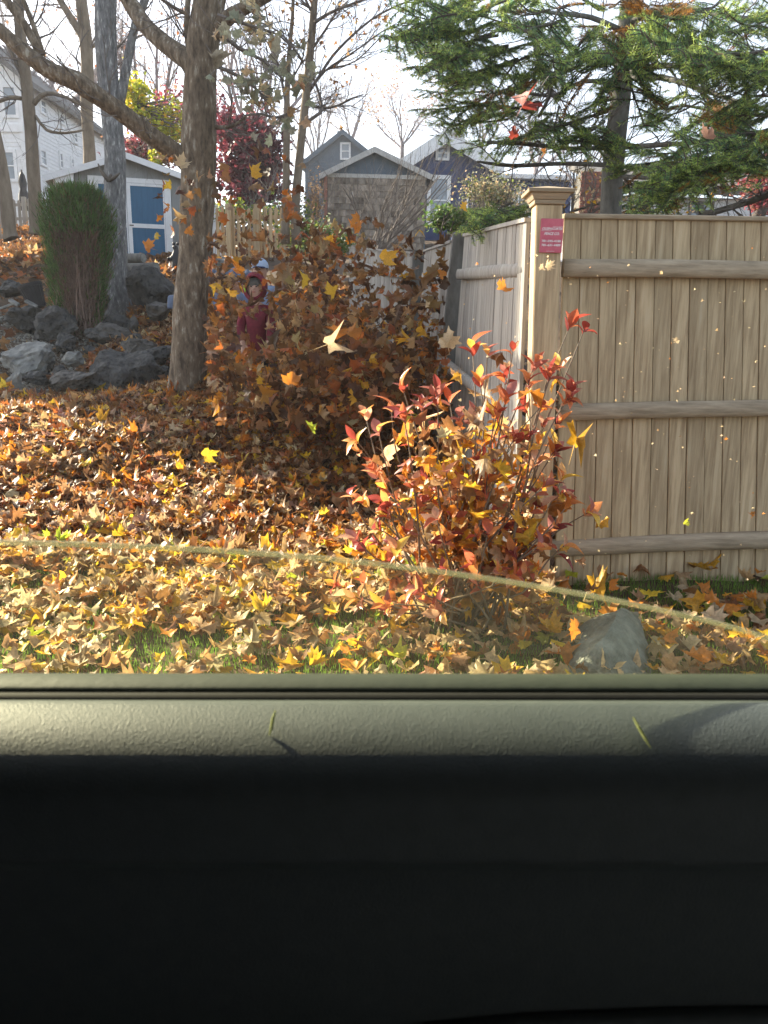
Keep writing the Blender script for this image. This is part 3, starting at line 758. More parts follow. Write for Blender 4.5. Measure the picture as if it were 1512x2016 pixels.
# ================================================================ ROCKS AND YARD THINGS
def rock(c, hw_, hd, hh, seed, m, label, facets=7, sub=3, rough=.10, rot=0, tilt=0, cat='rock', group=None, name='rock'):
    bm = bmesh.new(); bmesh.ops.create_icosphere(bm, subdivisions=sub, radius=1.0); rd = random.Random(seed)
    pl = [(Vector((rd.gauss(0, 1), rd.gauss(0, 1), rd.gauss(0, .8))).normalized(), rd.uniform(.62, .86)) for _ in range(facets)]
    o = Vector((seed * 3.1, seed * 1.7, 0))
    M_ = Matrix.Rotation(rot, 3, 'Z') @ Matrix.Rotation(tilt, 3, 'Y')
    for v in bm.verts:
        p = v.co.copy()
        for n_, d in pl:
            k = p.dot(n_) - d
            if k > 0: p -= n_ * k
        p *= 1 + rough * noise.noise(p * 2 + o) + rough * .5 * noise.noise(p * 5 + o) + rough * .25 * noise.noise(p * 13 + o)
        v.co = M_ @ Vector((p.x * hw_ * 1.15, p.y * hd * 1.15, p.z * hh * 1.15))
    me = bpy.data.meshes.new(name); bm.to_mesh(me); bm.free(); me.materials.append(m)
    return link(name, me, None, c, label, cat, group)
G1 = 'stones of the rough retaining bank'
RK = [ # px, py, halfw, halfh, depth, mat, label
    (243, 750, 80, 50, 8.25, M_rockd, 'largest dark boulder low in the bank just left of the wide trunk'),
    (145, 752, 47, 24, 7.95, M_rockb, 'brown flat slab leaning against the largest dark boulder'),
    (62, 708, 52, 32, 8.7, M_rockl, 'big lichen covered pale stone in the bank left of the shrub'),
    (28, 752, 16, 20, 7.85, M_rockl, 'small upright white stone at the left end of the bank'),
    (74, 745, 30, 13, 8.15, M_rockd, 'narrow grey stone under the lichen covered pale stone'),
    (15, 786, 22, 9, 7.9, M_rockb, 'thin flat stone lowest at the left edge of the bank'),
    (62, 778, 26, 15, 7.9, M_rockb, 'low brown stone below the narrow grey stone'),
    (145, 708, 20, 14, 8.4, M_rockl, 'small pale pointed stone directly below the evergreen shrub'),
    (118, 733, 16, 13, 8.2, M_rockd, 'small dark stone beside the pale pointed stone'),
    (298, 572, 52, 42, 10.8, M_rockd, 'rounded dark boulder in front of the shed door under the logs'),
    (222, 662, 48, 20, 9.6, M_rockb, 'long tilted brown slab right of the shrub foot'),
    (234, 636, 28, 18, 10.0, M_rockd, 'square blue grey block at the foot of the grey trunk'),
    (262, 645, 11, 18, 9.9, M_rockb, 'narrow upright brown block beside the square block'),
    (276, 688, 34, 20, 8.9, M_rockb, 'lichen flecked stone above the largest dark boulder'),
    (303, 706, 34, 18, 8.6, M_rockd, 'dark stone wedged between the big boulder and the wide trunk'),
    (58, 630, 42, 24, 10.0, M_rockd, 'dark slanting stone below the black pot'),
    (108, 640, 40, 32, 9.6, M_rockd, 'steep dark stone left of the shrub stems'),
    (25, 570, 42, 16, 11.2, M_rockd, 'dark ledge stone behind the black pot'),
    (308, 612, 26, 17, 9.8, M_rockb, 'brown stone half buried in leaves left of the wide trunk'),
    (190, 590, 22, 20, 10.8, M_rockd, 'dark stone behind the shrub beside the grey trunk'),
    (8, 830, 18, 22, 7.3, M_rockd, 'dark stone cut by the left edge of the picture'),
    (128, 675, 20, 18, 9.0, M_rockd, 'bluish chipped stone at the foot of the shrub'),
    (450, 520, 26, 16, 13.0, M_rockl, 'grey stone beside the deck railing behind the children'),
    (322, 735, 20, 16, 8.3, M_rockd, 'small dark stone touching the wide trunk')]
for i, (x, y, a, b, d, m, lb) in enumerate(RK):
    s_ = MP(x, y, d); rock(P(x, y, d), a * s_, min(a, b * 1.6) * s_ * .9, b * s_, i + 3, m, lb, facets=14, sub=4, tilt=random.uniform(-.3, .3), rot=random.uniform(0, 3), rough=.22, group=G1)
i = 0
for (x, y) in ((40, 770), (95, 768), (8, 742), (110, 760), (190, 700), (175, 690), (345, 700), (330, 690), (88, 722), (5, 700), (240, 700), (215, 695), (180, 655), (268, 665), (90, 790), (10, 765)):
    d = 8.0 + (790 - y) * .011; s_ = MP(x, y, d); i += 1
    rock(P(x, y, d), 13 * s_, 12 * s_, 9 * s_, 100 + i, random.choice((M_rockd, M_rockb, M_rockl)), 'fist sized stone filling a gap between larger stones of the bank', group='small filler stones in the bank', sub=2)
# granite wedge by the bush
g = G(); bm = bmesh.new()
for (x, y, d) in ((1222, 1196, 3.12), (1160, 1222, 3.1), (1112, 1262, 3.05), (1105, 1345, 2.75), (1150, 1300, 2.72), (1185, 1262, 2.78), (1210, 1345, 2.6), (1212, 1215, 2.95), (1290, 1345, 2.75), (1278, 1290, 3.0), (1258, 1204, 3.2), (1200, 1240, 3.3), (1285, 1350, 3.2), (1120, 1350, 3.2)):
    bm.verts.new(P(x, y, d))
bmesh.ops.convex_hull(bm, input=bm.verts); bmesh.ops.triangulate(bm, faces=bm.faces)
bmesh.ops.subdivide_edges(bm, edges=bm.edges, cuts=7, use_grid_fill=True)
for v in bm.verts: v.co += Vector((noise.noise(v.co * 9), noise.noise(v.co * 9 + Vector((5, 0, 0))), noise.noise(v.co * 9 + Vector((0, 7, 0))))) * .012 + Vector((0, 0, noise.noise(v.co * 30) * .006))
M_granite = pm('granite', (.10, .11, .10), (.27, .28, .255), 14, .8, 1, c3=(.42, .42, .40), bscale=30, bdist=.03, detail=10)
me = bpy.data.meshes.new('granite'); c_ = P(1190, 1340, 2.9); bmesh.ops.translate(bm, verts=bm.verts, vec=-c_); bm.to_mesh(me); bm.free(); me.materials.append(M_granite)
link('granite_block', me, None, c_, 'pale wedge shaped granite block at the lower edge beside the burgundy bush', 'rock')

# logs
def log(label, a_, b_, r, m=M_firbark):
    root = thing('cut_log', a_, label, 'log', 'cut logs stacked by the shed')
    g = G(); pts = [a_.lerp(b_, t) for t in np.linspace(0, 1, 8)]; g.tube(pts, r, 14, .10, cap=False); part('bark', g, m, root, True)
    for q, o_ in ((a_, -1), (b_, 1)):
        g = G(); u = (b_ - a_).normalized() * .002 * -o_; g.tube([q + u, q + u * 1.5], r * .93, 14); part('cut_end', g, M_rockl, root)
r_ = MP(250, 530, 11.8)
log('lower thick log lying behind the grey trunk', P(196, 532, 11.9), P(308, 528, 11.5), 11 * r_)
log('upper shorter log lying on the thicker one', P(215, 509, 12.0), P(283, 508, 11.7), 9 * r_)
log('middle log hidden mostly by the shrub', P(200, 520, 12.4), P(262, 518, 12.2), 8 * r_)
# black ribbed pot, tipped
bq = P(76, 606, 10.6); tq = P(58, 560, 10.6); k = MP(60, 580, 10.6); root = thing('plant_pot', bq, 'tipped black ribbed plastic pot lying against the stones', 'pot')
g = G(); ax = (tq - bq); o0 = len(g.v); u = ax.normalized().orthogonal().normalized(); v_ = ax.normalized().cross(u)
for j, (t, r0) in enumerate(((0, 13), (.02, 14), (.85, 21), (.86, 23), (1, 23.5), (1, 21), (.2, 13))):
    for q in range(40):
        aa = 2 * math.pi * q / 40; rr = r0 * k * (1 + (.045 if q % 2 and .01 < t < .86 else 0)); g.v.append(tuple(bq + ax * t + (u * math.cos(aa) + v_ * math.sin(aa)) * rr))
    if j: g.f += [((j - 1) * 40 + q, (j - 1) * 40 + (q + 1) % 40, j * 40 + (q + 1) % 40, j * 40 + q) for q in range(40)]
g.f.append(tuple(range(40))[::-1]); g.f.append(tuple(240 + q for q in range(40))); part('pot_body', g, M_bucket, root)
# loose boards at the left
for (x0, y0, x1, y1, d, lb) in ((-6, 612, 26, 600, 10.6, 'short pale board lying on the dark ledge at the left edge'), (48, 596, 70, 608, 10.4, 'small pale board scrap propped beside the black pot'), (16, 594, 34, 604, 10.5, 'pale board scrap lying between the ledge and the pot')):
    a_, b_ = P(x0, y0, d), P(x1, y1, d - .1); g = G(); k = Vector((0, 0, .03)); w_ = Vector((0, .09, .02)); g.hexa([a_, b_, b_ + w_, a_ + w_], [a_ + k, b_ + k, b_ + w_ + k, a_ + w_ + k]); bev(solo('loose_board', g, M_rockl, lb, 'board'), .004)
# dark carved bear by the shed door
bq = P(345, 545, 14.5); k = MP(345, 500, 14.5); root = thing('bear_statue', bq, 'dark carved bear statue standing beside the shed door', 'statue')
def blob(g, c, r3, sub=2, rot=None, nz=0):
    bm = bmesh.new(); bmesh.ops.create_icosphere(bm, subdivisions=sub, radius=1)
    o = len(g.v)
    for v in bm.verts:
        p = Vector((v.co.x * r3[0], v.co.y * r3[1], v.co.z * r3[2])) * (1 + nz * noise.noise(v.co * 3))
        if rot: p = rot @ p
        g.v.append(tuple(Vector(c) + p))
    for f_ in bm.faces: g.f.append(tuple(o + v.index for v in f_.verts))
    bm.free()
def jo(x, y): return P(x, y, 14.5)
def skinned(name, nodes, edges, mat, root, sub=2, parent_loc=None):
    """nodes: {key:(Vector, radius)}; first key is the root"""
    ks = list(nodes); org = root.location if root else Vector((0, 0, 0))
    me = bpy.data.meshes.new(name); me.from_pydata([tuple(nodes[k_][0] - org) for k_ in ks], [(ks.index(a_), ks.index(b_)) for a_, b_ in edges], [])
    o = link(name, me, root)
    md = o.modifiers.new('skin', 'SKIN'); sv = me.skin_vertices[0].data if me.skin_vertices else None
    if sv is None:
        bmx = bmesh.new(); bmx.from_mesh(me); bmx.verts.layers.skin.verify(); bmx.to_mesh(me); bmx.free(); sv = me.skin_vertices[0].data
    for i_, k_ in enumerate(ks):
        r__ = nodes[k_][1]; sv[i_].radius = r__ if hasattr(r__, '__len__') else (r__, r__); sv[i_].use_root = i_ == 0
    ss = o.modifiers.new('sub', 'SUBSURF'); ss.levels = sub; ss.render_levels = sub
    md.use_smooth_shade = True; me.materials.append(mat)
    return o
nd = dict(hip=(jo(347, 522), 9 * k), chest=(jo(346, 503), 9 * k), neck=(jo(346, 493), 5 * k), head=(jo(346, 486), 6.5 * k), nose=(jo(341, 486) + Vector((0, -.05, 0)), 3 * k),
          sh=(jo(340, 505), 4 * k), el=(jo(336, 512) + Vector((0, -.06, 0)), 3.5 * k), pw=(jo(335, 508) + Vector((0, -.12, 0)), 3 * k), sh2=(jo(352, 505), 4 * k), el2=(jo(356, 514), 3.5 * k), pw2=(jo(356, 520) + Vector((0, -.08, 0)), 3 * k),
          kn=(jo(341, 534) + Vector((0, -.04, 0)), 5 * k), ft=(jo(340, 545) + Vector((0, -.06, 0)), 4.5 * k), kn2=(jo(353, 534), 5 * k), ft2=(jo(354, 545), 4.5 * k))
skinned('body', nd, [('hip', 'chest'), ('chest', 'neck'), ('neck', 'head'), ('head', 'nose'), ('chest', 'sh'), ('sh', 'el'), ('el', 'pw'), ('chest', 'sh2'), ('sh2', 'el2'), ('el2', 'pw2'), ('hip', 'kn'), ('kn', 'ft'), ('hip', 'kn2'), ('kn2', 'ft2')], M_bucket, root)
g = G(); blob(g, jo(342, 480), (.03, .02, .03)); blob(g, jo(350, 480), (.03, .02, .03)); part('ears', g, M_bucket, root, True)
# blue tarp crumpled behind the children
g = G(); n_ = 34; o_ = P(398, 640, 8.9); e1 = P(478, 640, 8.7) - o_; up = Vector((-.03, .55, .62))
for j in range(n_):
    for i_ in range(n_):
        p = o_ + e1 * (i_ / (n_ - 1) * 1.25 - .1) + up * (j / (n_ - 1)); q = Vector((i_ * .22, j * .22, 0))
        g.v.append(tuple(p + Vector((0, -.13, .10)) * noise.noise(q) * .7 + Vector((.02, -.04, .02)) * noise.noise(q * 4)))
for j in range(n_ - 1):
    for i_ in range(n_ - 1): a_ = j * n_ + i_; g.f.append((a_, a_ + 1, a_ + n_ + 1, a_ + n_))
o = solo('blue_tarp', g, M_tarp, 'crumpled blue tarp spread over the leaves right of the wide trunk', 'tarp', None, True); o.modifiers.new('s', 'SOLIDIFY').thickness = .006
a_, b_ = P(328, 608, 9.2), P(346, 582, 9.2); g = G(); g.hexa([a_, Vector((b_.x, a_.y, a_.z)), Vector((b_.x, a_.y + .18, a_.z)), Vector((a_.x, a_.y + .18, a_.z))], [(a_.x + .01, a_.y + .02, b_.z), (b_.x + .01, a_.y, b_.z + .02), (b_.x, a_.y + .18, b_.z), (a_.x, a_.y + .2, b_.z)])
bev(solo('blue_tub', g, M_tarp, 'small pale blue tub peeking out at the left of the wide trunk', 'tub'), .02, 2)
#YARDEND

# ================================================================ TREES
def rv(): return Vector((random.gauss(0, 1), random.gauss(0, 1), random.gauss(0, 1)))
def grow(g, p, d, L_, r, lev, mx, nb=4, spread=.7, up=.12, wig=.12, tips=None, taper=.45, ns=None, first=.25):
    seg = 6 if lev < mx else 4
    pts = [p]; rad = [r]; dd = d.normalized(); q = p
    for i in range(seg):
        dd = (dd + rv() * wig + Vector((0, 0, up))).normalized(); q = q + dd * (L_ / seg)
        pts.append(q); rad.append(r * (1 - (1 - taper) * (i + 1) / seg) if lev < mx else r * (1 - .8 * (i + 1) / seg))
    g.tube(pts, rad, (ns or (7, 5, 4, 3, 3, 3))[min(lev, len(ns or (0,) * 6) - 1)], cap=False)
    if lev >= mx:
        if tips is not None: tips.append((q, dd))
        return
    for k in range(nb):
        t = first + (1 - first) * (k + random.random() * .8) / nb
        i = min(int(t * seg), seg - 1); b = pts[i].lerp(pts[i + 1], t * seg - i)
        loc = (pts[i + 1] - pts[i]).normalized(); pr = rv(); pr = (pr - loc * pr.dot(loc)).normalized()
        nd_ = (loc * math.cos(spread) + pr * math.sin(spread)).normalized()
        grow(g, b, nd_, L_ * random.uniform(.5, .75), rad[i] * random.uniform(.4, .6), lev + 1, mx, nb, spread * random.uniform(.8, 1.1), up, wig, tips, taper, ns, .15)
def twigs_on(g, limb, n, L_, r, mx=2, up=.05, t0=.2, spread=.9, tips=None, nb=3, wig=.16, bias=Vector((0, 0, 0))):
    for k in range(n):
        i = int((t0 + (1 - t0) * random.random()) * (len(limb) - 2)); p = limb[i][0]; loc = (limb[i + 1][0] - p).normalized()
        pr = rv() + bias; pr = (pr - loc * pr.dot(loc)).normalized()
        grow(g, p, loc * math.cos(spread) + pr * math.sin(spread), L_ * random.uniform(.6, 1.3), min(r, limb[i][1] * .6), 0, mx, nb, .6, up, wig, tips, .5, (4, 3, 3))
def limbpart(name, limb, mat, root, n=12, wob=.16):
    g = G(); g.tube([q for q, _ in limb], [r for _, r in limb], n, wob); return part(name, g, mat, root, True)

# wide trunk in front
D = 7.5
root = thing('maple_tree', P(368, 822, D), 'wide rough barked tree in the middle left with two limbs arching left', 'tree')
tr_ = pxlimb([(360, 850, D, 52), (364, 822, D, 41), (367, 790, D, 37), (371, 700, D, 34.5), (375, 600, D, 33), (383, 500, D, 31), (388, 400, D, 33), (391, 310, D, 36), (394, 230, D, 32), (395, 150, D, 30), (402, 70, D, 31), (413, 0, D, 30), (430, -120, D, 24), (440, -300, D + .3, 18)], .05)
limbpart('trunk', tr_, M_bark, root, 36, .11)
L1 = pxlimb([(392, 345, D, 20), (352, 305, D - .05, 18), (290, 262, D - .2, 17), (235, 218, D - .3, 16.5), (180, 180, D - .4, 17), (150, 160, D - .45, 19), (105, 142, D - .5, 16), (60, 112, D - .55, 14), (20, 78, D - .6, 13), (-40, 25, D - .6, 12), (-160, -80, D - .6, 8)], .07)
L2 = pxlimb([(395, 165, D, 20), (372, 122, D, 19), (330, 90, D + .1, 16), (290, 55, D + .2, 15), (262, 15, D + .3, 15), (235, -30, D + .3, 14), (150, -160, D + .3, 9)], .07)
L3 = pxlimb([(425, 66, D, 16), (445, 38, D - .1, 14), (475, 20, D - .2, 12), (512, 0, D - .3, 11), (570, -30, D - .3, 9), (700, -90, D - .3, 5)], .07)
for l_ in (L1, L2, L3): limbpart('limb', l_, M_bark, root, 20)
L4 = pxlimb([(378, 120, D, 7), (370, 80, D, 6.5), (368, 40, D, 6), (371, -10, D, 5.5)])
L5 = pxlimb([(422, 250, D, 5), (440, 251, D, 4), (462, 246, D, 3), (486, 228, D, 2)])
L6 = pxlimb([(80, 108, D - .5, 9), (52, 55, D - .5, 8.5), (18, 8, D - .5, 8), (-20, -40, D - .5, 7)])
L7 = pxlimb([(84, 106, D - .5, 6), (66, 50, D - .45, 5), (46, 0, D - .4, 4.5), (35, -40, D - .4, 4)])
L8 = pxlimb([(372, 30, D, 4), (345, 16, D, 3.4), (312, -6, D, 3)])
L9 = pxlimb([(45, 90, D - .55, 2.5), (10, 80, D - .6, 3), (-8, 90, D - .6, 2)])
for l_ in (L4, L5, L6, L7, L8): limbpart('branch', l_, M_bark, root, 8, .1)
g = G()
for l_ in (L3, L4, L5, L6, L7, L8): twigs_on(g, l_, 5, .45, .008, 2)
twigs_on(g, L1, 12, .5, .008, 2); twigs_on(g, L2, 6, .4, .008, 2)
part('twigs', g, M_twig, root, kind='stuff')

def simpletree(name, label, mat, trunk, limbs, twn=10, twl=.8, twr=.012, mx=3, group='bare trees around the yard', tips=None, tm=None, n=14, wob=.12, nb=3, up=.06):
    root = thing(name, trunk[0][0], label, 'tree', group)
    limbpart('trunk', trunk, mat, root, n, wob)
    g = G()
    for l_ in limbs:
        limbpart('branch', l_, mat, root, 8, .08); twigs_on(g, l_, twn, twl, twr, mx, up, tips=tips, nb=nb)
    twigs_on(g, trunk, twn, twl * 1.1, twr * 1.3, mx, up, t0=.45, tips=tips, nb=nb)
    if g.v: part('twigs', g, tm or M_twig, root, kind='stuff')
    return root
D = 11.2
gt = pxlimb([(238, 625, D, 34), (234, 600, D, 26), (230, 560, D, 22), (228, 480, D, 21), (227, 400, D, 20.5), (226, 300, D, 20), (220, 220, D, 19.5), (212, 150, D, 19), (208, 80, D, 20), (209, 0, D, 20), (214, -160, D, 15)], .1)
simpletree('grey_tree', 'grey barked straight tree with an antler hung on it before the shed', M_barkg, gt,
           [pxlimb([(236, 200, D, 11), (244, 160, D, 9.5), (254, 105, D, 9), (266, 50, D, 8), (285, 0, D, 8), (300, -80, D, 6)])], 4, .7, .01, 2, group=None, n=24)
# antler
A0 = P(214, 356, D - .26); root = thing('antler', A0, 'dark forked antler hanging on the grey tree trunk', 'antler')
k = MP(214, 356, D - .26)
for pts in (((214, 356, 4), (206, 346, 4), (198, 334, 3), (193, 322, 1)), ((214, 356, 4), (224, 350, 4), (232, 344, 2.6), (237, 340, 1)), ((215, 357, 4), (217, 349, 4), (219, 343, 2))):
    g = G(); g.tube([P(x, y, D - .26) for x, y, r in pts], [r * k for _, _, r in pts], 7); part('tine', g, M_antler, root, True)
D = 15.5
simpletree('bare_tree', 'tan trunk leaning up left in front of the white house', M_barkt,
           pxlimb([(73, 462, D, 16), (72, 440, D, 12.5), (66, 340, D, 12), (60, 250, D, 11.5), (52, 160, D, 11), (44, 100, D, 10.5), (38, 40, D, 10), (33, -40, D, 9)], .15),
           [pxlimb([(66, 205, D, 5), (82, 188, D, 4.5), (105, 184, D, 4), (140, 196, D, 3), (170, 214, D, 2)]), pxlimb([(52, 165, D, 6), (36, 130, D, 5), (18, 95, D, 4), (0, 55, D, 3)]),
            pxlimb([(70, 228, D, 3), (92, 256, D, 3), (130, 262, D, 2.4), (165, 256, D, 2)]), pxlimb([(42, 194, D, 4), (20, 192, D, 4), (-8, 202, D, 4)])], 6, .9, .009, 3)
D = 14
simpletree('bare_tree', 'tan trunk at the far left edge of the picture', M_barkt,
           pxlimb([(22, 470, D, 16), (19, 455, D, 13), (8, 360, D, 12), (-6, 280, D, 11), (-30, 180, D, 10)], .15), [], 5, .8, .01, 2)
D = 21
simpletree('bare_tree', 'straight tan trunk rising just behind the shed roof', M_barkt,
           pxlimb([(178, 420, D, 13), (177, 320, D, 12), (173, 250, D, 11), (170, 190, D, 12), (172, 130, D, 12), (168, 70, D, 12), (160, 0, D, 11), (150, -90, D, 8)], .2),
           [pxlimb([(168, 82, D, 8), (150, 52, D, 7.5), (130, 20, D, 7), (112, -10, D, 6)]), pxlimb([(172, 110, D, 3), (190, 85, D, 2.5), (230, 62, D, 2)])], 6, 1.2, .016, 3)
D = 12
tipsT = []
tw1 = pxlimb([(562, 480, D, 10), (562, 430, D, 8.5), (563, 380, D, 7.5), (564, 300, D, 7), (565, 240, D, 6.5), (565, 190, D, 5.5), (569, 110, D, 4.5), (576, 30, D, 3.5), (578, -60, D, 3)], .15)
tw2 = pxlimb([(584, 480, D, 11), (581, 430, D, 9), (584, 370, D, 8.5), (590, 310, D, 8), (596, 250, D, 8), (602, 195, D, 8), (608, 130, D, 8), (614, 70, D, 7.5), (619, 0, D, 7), (628, -120, D, 5)], .15)
root = thing('twin_stem_tree', tw1[0][0], 'slender twin stemmed bare tree with upswept fine branches near the centre', 'tree')
limbpart('trunk', tw1, M_barkt, root, 10, .1); limbpart('trunk', tw2, M_barkt, root, 12, .1)
g = G()
TL = [[(609, 178, 4), (632, 145, 3.6), (655, 110, 3.4), (698, 66, 2.8), (751, 26, 2.2), (830, -8, 1.6)], [(620, 44, 4), (645, 28, 3.4), (672, 16, 3), (730, -6, 2)],
      [(604, 240, 4), (622, 228, 3.6), (634, 216, 3.4), (629, 190, 3), (620, 160, 2.6), (612, 152, 2)], [(607, 206, 3), (635, 213, 3), (665, 208, 2.4), (690, 195, 2), (715, 186, 1.2)],
      [(565, 220, 3.4), (555, 160, 3), (540, 100, 2.5), (525, 30, 2), (515, -30, 1.5)], [(595, 120, 3), (575, 90, 2.6), (545, 60, 2), (505, 40, 1.4)], [(612, 100, 3), (640, 60, 2.6), (668, 10, 2), (690, -40, 1.5)],
      [(604, 190, 3), (640, 140, 2.4), (700, 100, 2), (765, 55, 1.4), (810, 50, .8)], [(617, 30, 3.4), (602, 0, 3), (590, -40, 2)], [(566, 225, 3.4), (540, 232, 3), (515, 224, 2.6), (480, 228, 2)],
      [(608, 150, 2.4), (650, 135, 2), (700, 120, 1.6), (760, 62, 1)], [(565, 170, 2.6), (590, 130, 2), (600, 90, 1.6), (598, 30, 1)]]
for L__ in TL:
    l_ = pxlimb([(x, y, D + random.uniform(-.1, .1), r * .9) for x, y, r in L__], .12); limbpart('branch', l_, M_twig, root, 6, .05)
    twigs_on(g, l_, 9, .55, .008, 2, .05, .15, .55, tipsT, 4)
part('twigs', g, M_twig, root, kind='stuff')
tp = np.array([tuple(q) for q, _ in tipsT]); sel = rng.choice(len(tp), 240)
o = leafcloud('seed_clusters', tp[sel] + rng.normal(0, .03, (240, 3)) - np.array(root.location), rng.uniform(.03, .07, 240), colmix(240, dict(tan=2, brown=3)), 1.2, 1, .8, kind='stuff'); o.parent = root

def fartree(label, px, py, d, hpx, wpx, group='bare trees behind the houses', mat=None, leaf=None, levels=4, nb=5, lf=500, trunkh=.3, ls=.3):
    b = P(px, py, d); m = MP(px, py, d); H = hpx * m; Wd = wpx * m
    root = thing('bare_tree' if not leaf else 'autumn_tree', b, label, 'tree', group)
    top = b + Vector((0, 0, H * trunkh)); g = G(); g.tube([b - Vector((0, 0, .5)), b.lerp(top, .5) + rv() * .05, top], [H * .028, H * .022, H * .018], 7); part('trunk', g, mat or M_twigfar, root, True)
    g = G(); tips = []
    for k in range(6):
        a_ = k * 1.047 + random.random() * .5; sp = random.uniform(.2, 1.9) * Wd / H
        grow(g, top - Vector((0, 0, H * trunkh * random.uniform(0, .35))), Vector((math.cos(a_) * sp, math.sin(a_) * sp, .75)), H * .44, H * .011, 1, levels, nb, .55, .06, .10, tips, .5, (5, 4, 3, 3, 3), .2)
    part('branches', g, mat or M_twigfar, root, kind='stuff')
    if leaf:
        tp = np.array([tuple(q) for q, _ in tips]); n = lf; s_ = rng.choice(len(tp), n)
        o = leafcloud('foliage', tp[s_] + rng.normal(0, H * .02, (n, 3)) - np.array(b), rng.uniform(.7, 1.3, n) * ls, colmix(n, leaf), 1.2, 1, .5, kind='stuff'); o.parent = root
    return root
fartree('rounded dome shaped bare tree above the slate house', 690, 330, 58, 185, 120, levels=5, nb=4)
fartree('wide bare tree with a peach tint between the two gables', 790, 340, 50, 190, 190, levels=5, nb=4, leaf=dict(pink=3, tan=2), lf=1200, ls=.10)
fartree('bare tree rising right of the navy gable', 940, 380, 42, 230, 170, levels=4, nb=5)
fartree('bare tree seen through the fir boughs above the navy house', 1050, 400, 36, 250, 190, levels=4, nb=5)
fartree('bare tree tangled behind the fir trunk', 1130, 420, 30, 200, 150, levels=4, nb=4)
fartree('bare tree behind the slate house at its left side', 620, 400, 50, 240, 110, levels=4, nb=4)
fartree('fine twigged tree filling the gap between the two big trunks', 310, 400, 30, 420, 260, levels=4, nb=5, leaf=dict(pink=3, rust=1), lf=600, ls=.10)
fartree('tall bare tree behind the twin stems', 500, 420, 33, 430, 260, levels=4, nb=5)
fartree('bare tree high behind the white house roof', 140, 330, 48, 400, 300, levels=4, nb=5)
fartree('small bare tree at the far left behind the tan trunk', 30, 380, 44, 380, 240, levels=4, nb=4)
PAL['ruby'] = (.30, .05, .03); PAL['acid'] = (.60, .62, .06); PAL['wine'] = (.14, .028, .045); PAL['plum'] = (.085, .02, .035); PAL['sage'] = (.34, .36, .27); PAL['berry'] = (.42, .09, .12); PAL['olive'] = (.16, .20, .05); PAL['leafgreen'] = (.09, .17, .045)
def foliage_at(root, spots, cols, size, n, lod=1):
    Ps = []
    for (x, y, rx, ry, d, wt) in spots:
        k = int(n * wt); m = MP(x, y, d); c_ = np.array(P(x, y, d)); q = rng.normal(0, .5, (k, 3)); Ps.append(c_ + q * np.array([rx * m, rx * m, ry * m]))
    Ps = np.concatenate(Ps); n = len(Ps)
    o = leafcloud('foliage', Ps - np.array(root.location), rng.uniform(.6, 1.3, n) * size, colmix(n, cols), 1.1, lod, .5, kind='stuff'); o.parent = root
def leafytree(label, base, spots, cols, size, n, name='autumn_tree', group=None, mat=None):
    b = P(*base); root = thing(name, b, label, 'tree', group); g = G()
    c0 = spots[0]; hub = P(c0[0], c0[1] + c0[3] * .8, c0[4]); g.tube([b, b.lerp(hub, .5) + Vector((.1, 0, 0)), hub], [.12, .10, .08], 8); part('trunk', g, mat or M_twig, root, True)
    g = G()
    for s_ in spots:
        e_ = P(s_[0], s_[1], s_[4]); m = MP(s_[0], s_[1], s_[4])
        for k in range(4):
            t_ = e_ + Vector((random.gauss(0, .5) * s_[2], random.gauss(0, .5) * s_[2], random.gauss(0, .5) * s_[3])) * m
            grow(g, hub, t_ - hub, (t_ - hub).length * .95, .03, 1, 3, 4, .5, .03, .08)
    part('branches', g, mat or M_twig, root, kind='stuff'); foliage_at(root, spots, cols, size, n); return root
leafytree('dark red weeping maple between the wide trunk and the twin stems', (500, 440, 20), [(490, 330, 60, 50, 20, .4), (470, 260, 55, 30, 20.5, .2), (515, 300, 45, 45, 20, .2), (505, 380, 50, 22, 19.6, .2)], dict(wine=5, plum=4, berry=1), .15, 3600)
leafytree('yellow green leafed tree glowing behind the grey trunk', (330, 420, 19), [(270, 185, 34, 26, 19, .22), (282, 232, 36, 22, 19, .26), (330, 262, 36, 22, 19, .26), (255, 200, 26, 40, 19, .10), (340, 230, 30, 30, 19, .1), (307, 310, 10, 10, 18.5, .06)], dict(acid=6, yellow=2, lime=3), .11, 1300)
leafytree('faded crimson tree behind the shed roof', (320, 420, 26), [(285, 295, 50, 30, 26, .45), (340, 230, 50, 60, 26, .2), (430, 240, 40, 50, 26, .2), (320, 300, 50, 20, 26, .2)], dict(wine=2, berry=3, pink=1), .14, 2000)
leafytree('pale crimson tree at the right edge over the low white house', (1490, 430, 15), [(1495, 365, 40, 30, 15, .6), (1500, 400, 30, 20, 15, .4)], dict(berry=3, pink=2), .09, 600)
def shrub(label, base, spots, cols, size, n, group=None, sticks=10, name='shrub'):
    b = P(*base); root = thing(name, b, label, 'shrub', group); g = G()
    for k in range(sticks):
        s_ = random.choice(spots); m = MP(s_[0], s_[1], s_[4]); e_ = P(s_[0], s_[1], s_[4]) + Vector((random.gauss(0, .4) * s_[2], random.gauss(0, .2) * s_[2], random.uniform(0, .7) * s_[3])) * m
        grow(g, b + rv() * .08, e_ - b, (e_ - b).length, .015, 1, 3, 4, .5, .05, .10)
    part('stems', g, M_twig, root, kind='stuff')
    if n: foliage_at(root, spots, cols, size, n)
    return root
shrub('green leafed shrub before the shingled garage wall', (615, 505, 12.5), [(625, 470, 55, 28, 12.5, .6), (600, 455, 26, 18, 12.5, .2), (655, 485, 40, 16, 12.3, .2)], dict(leafgreen=5, olive=3, sage=2), .055, 2200)
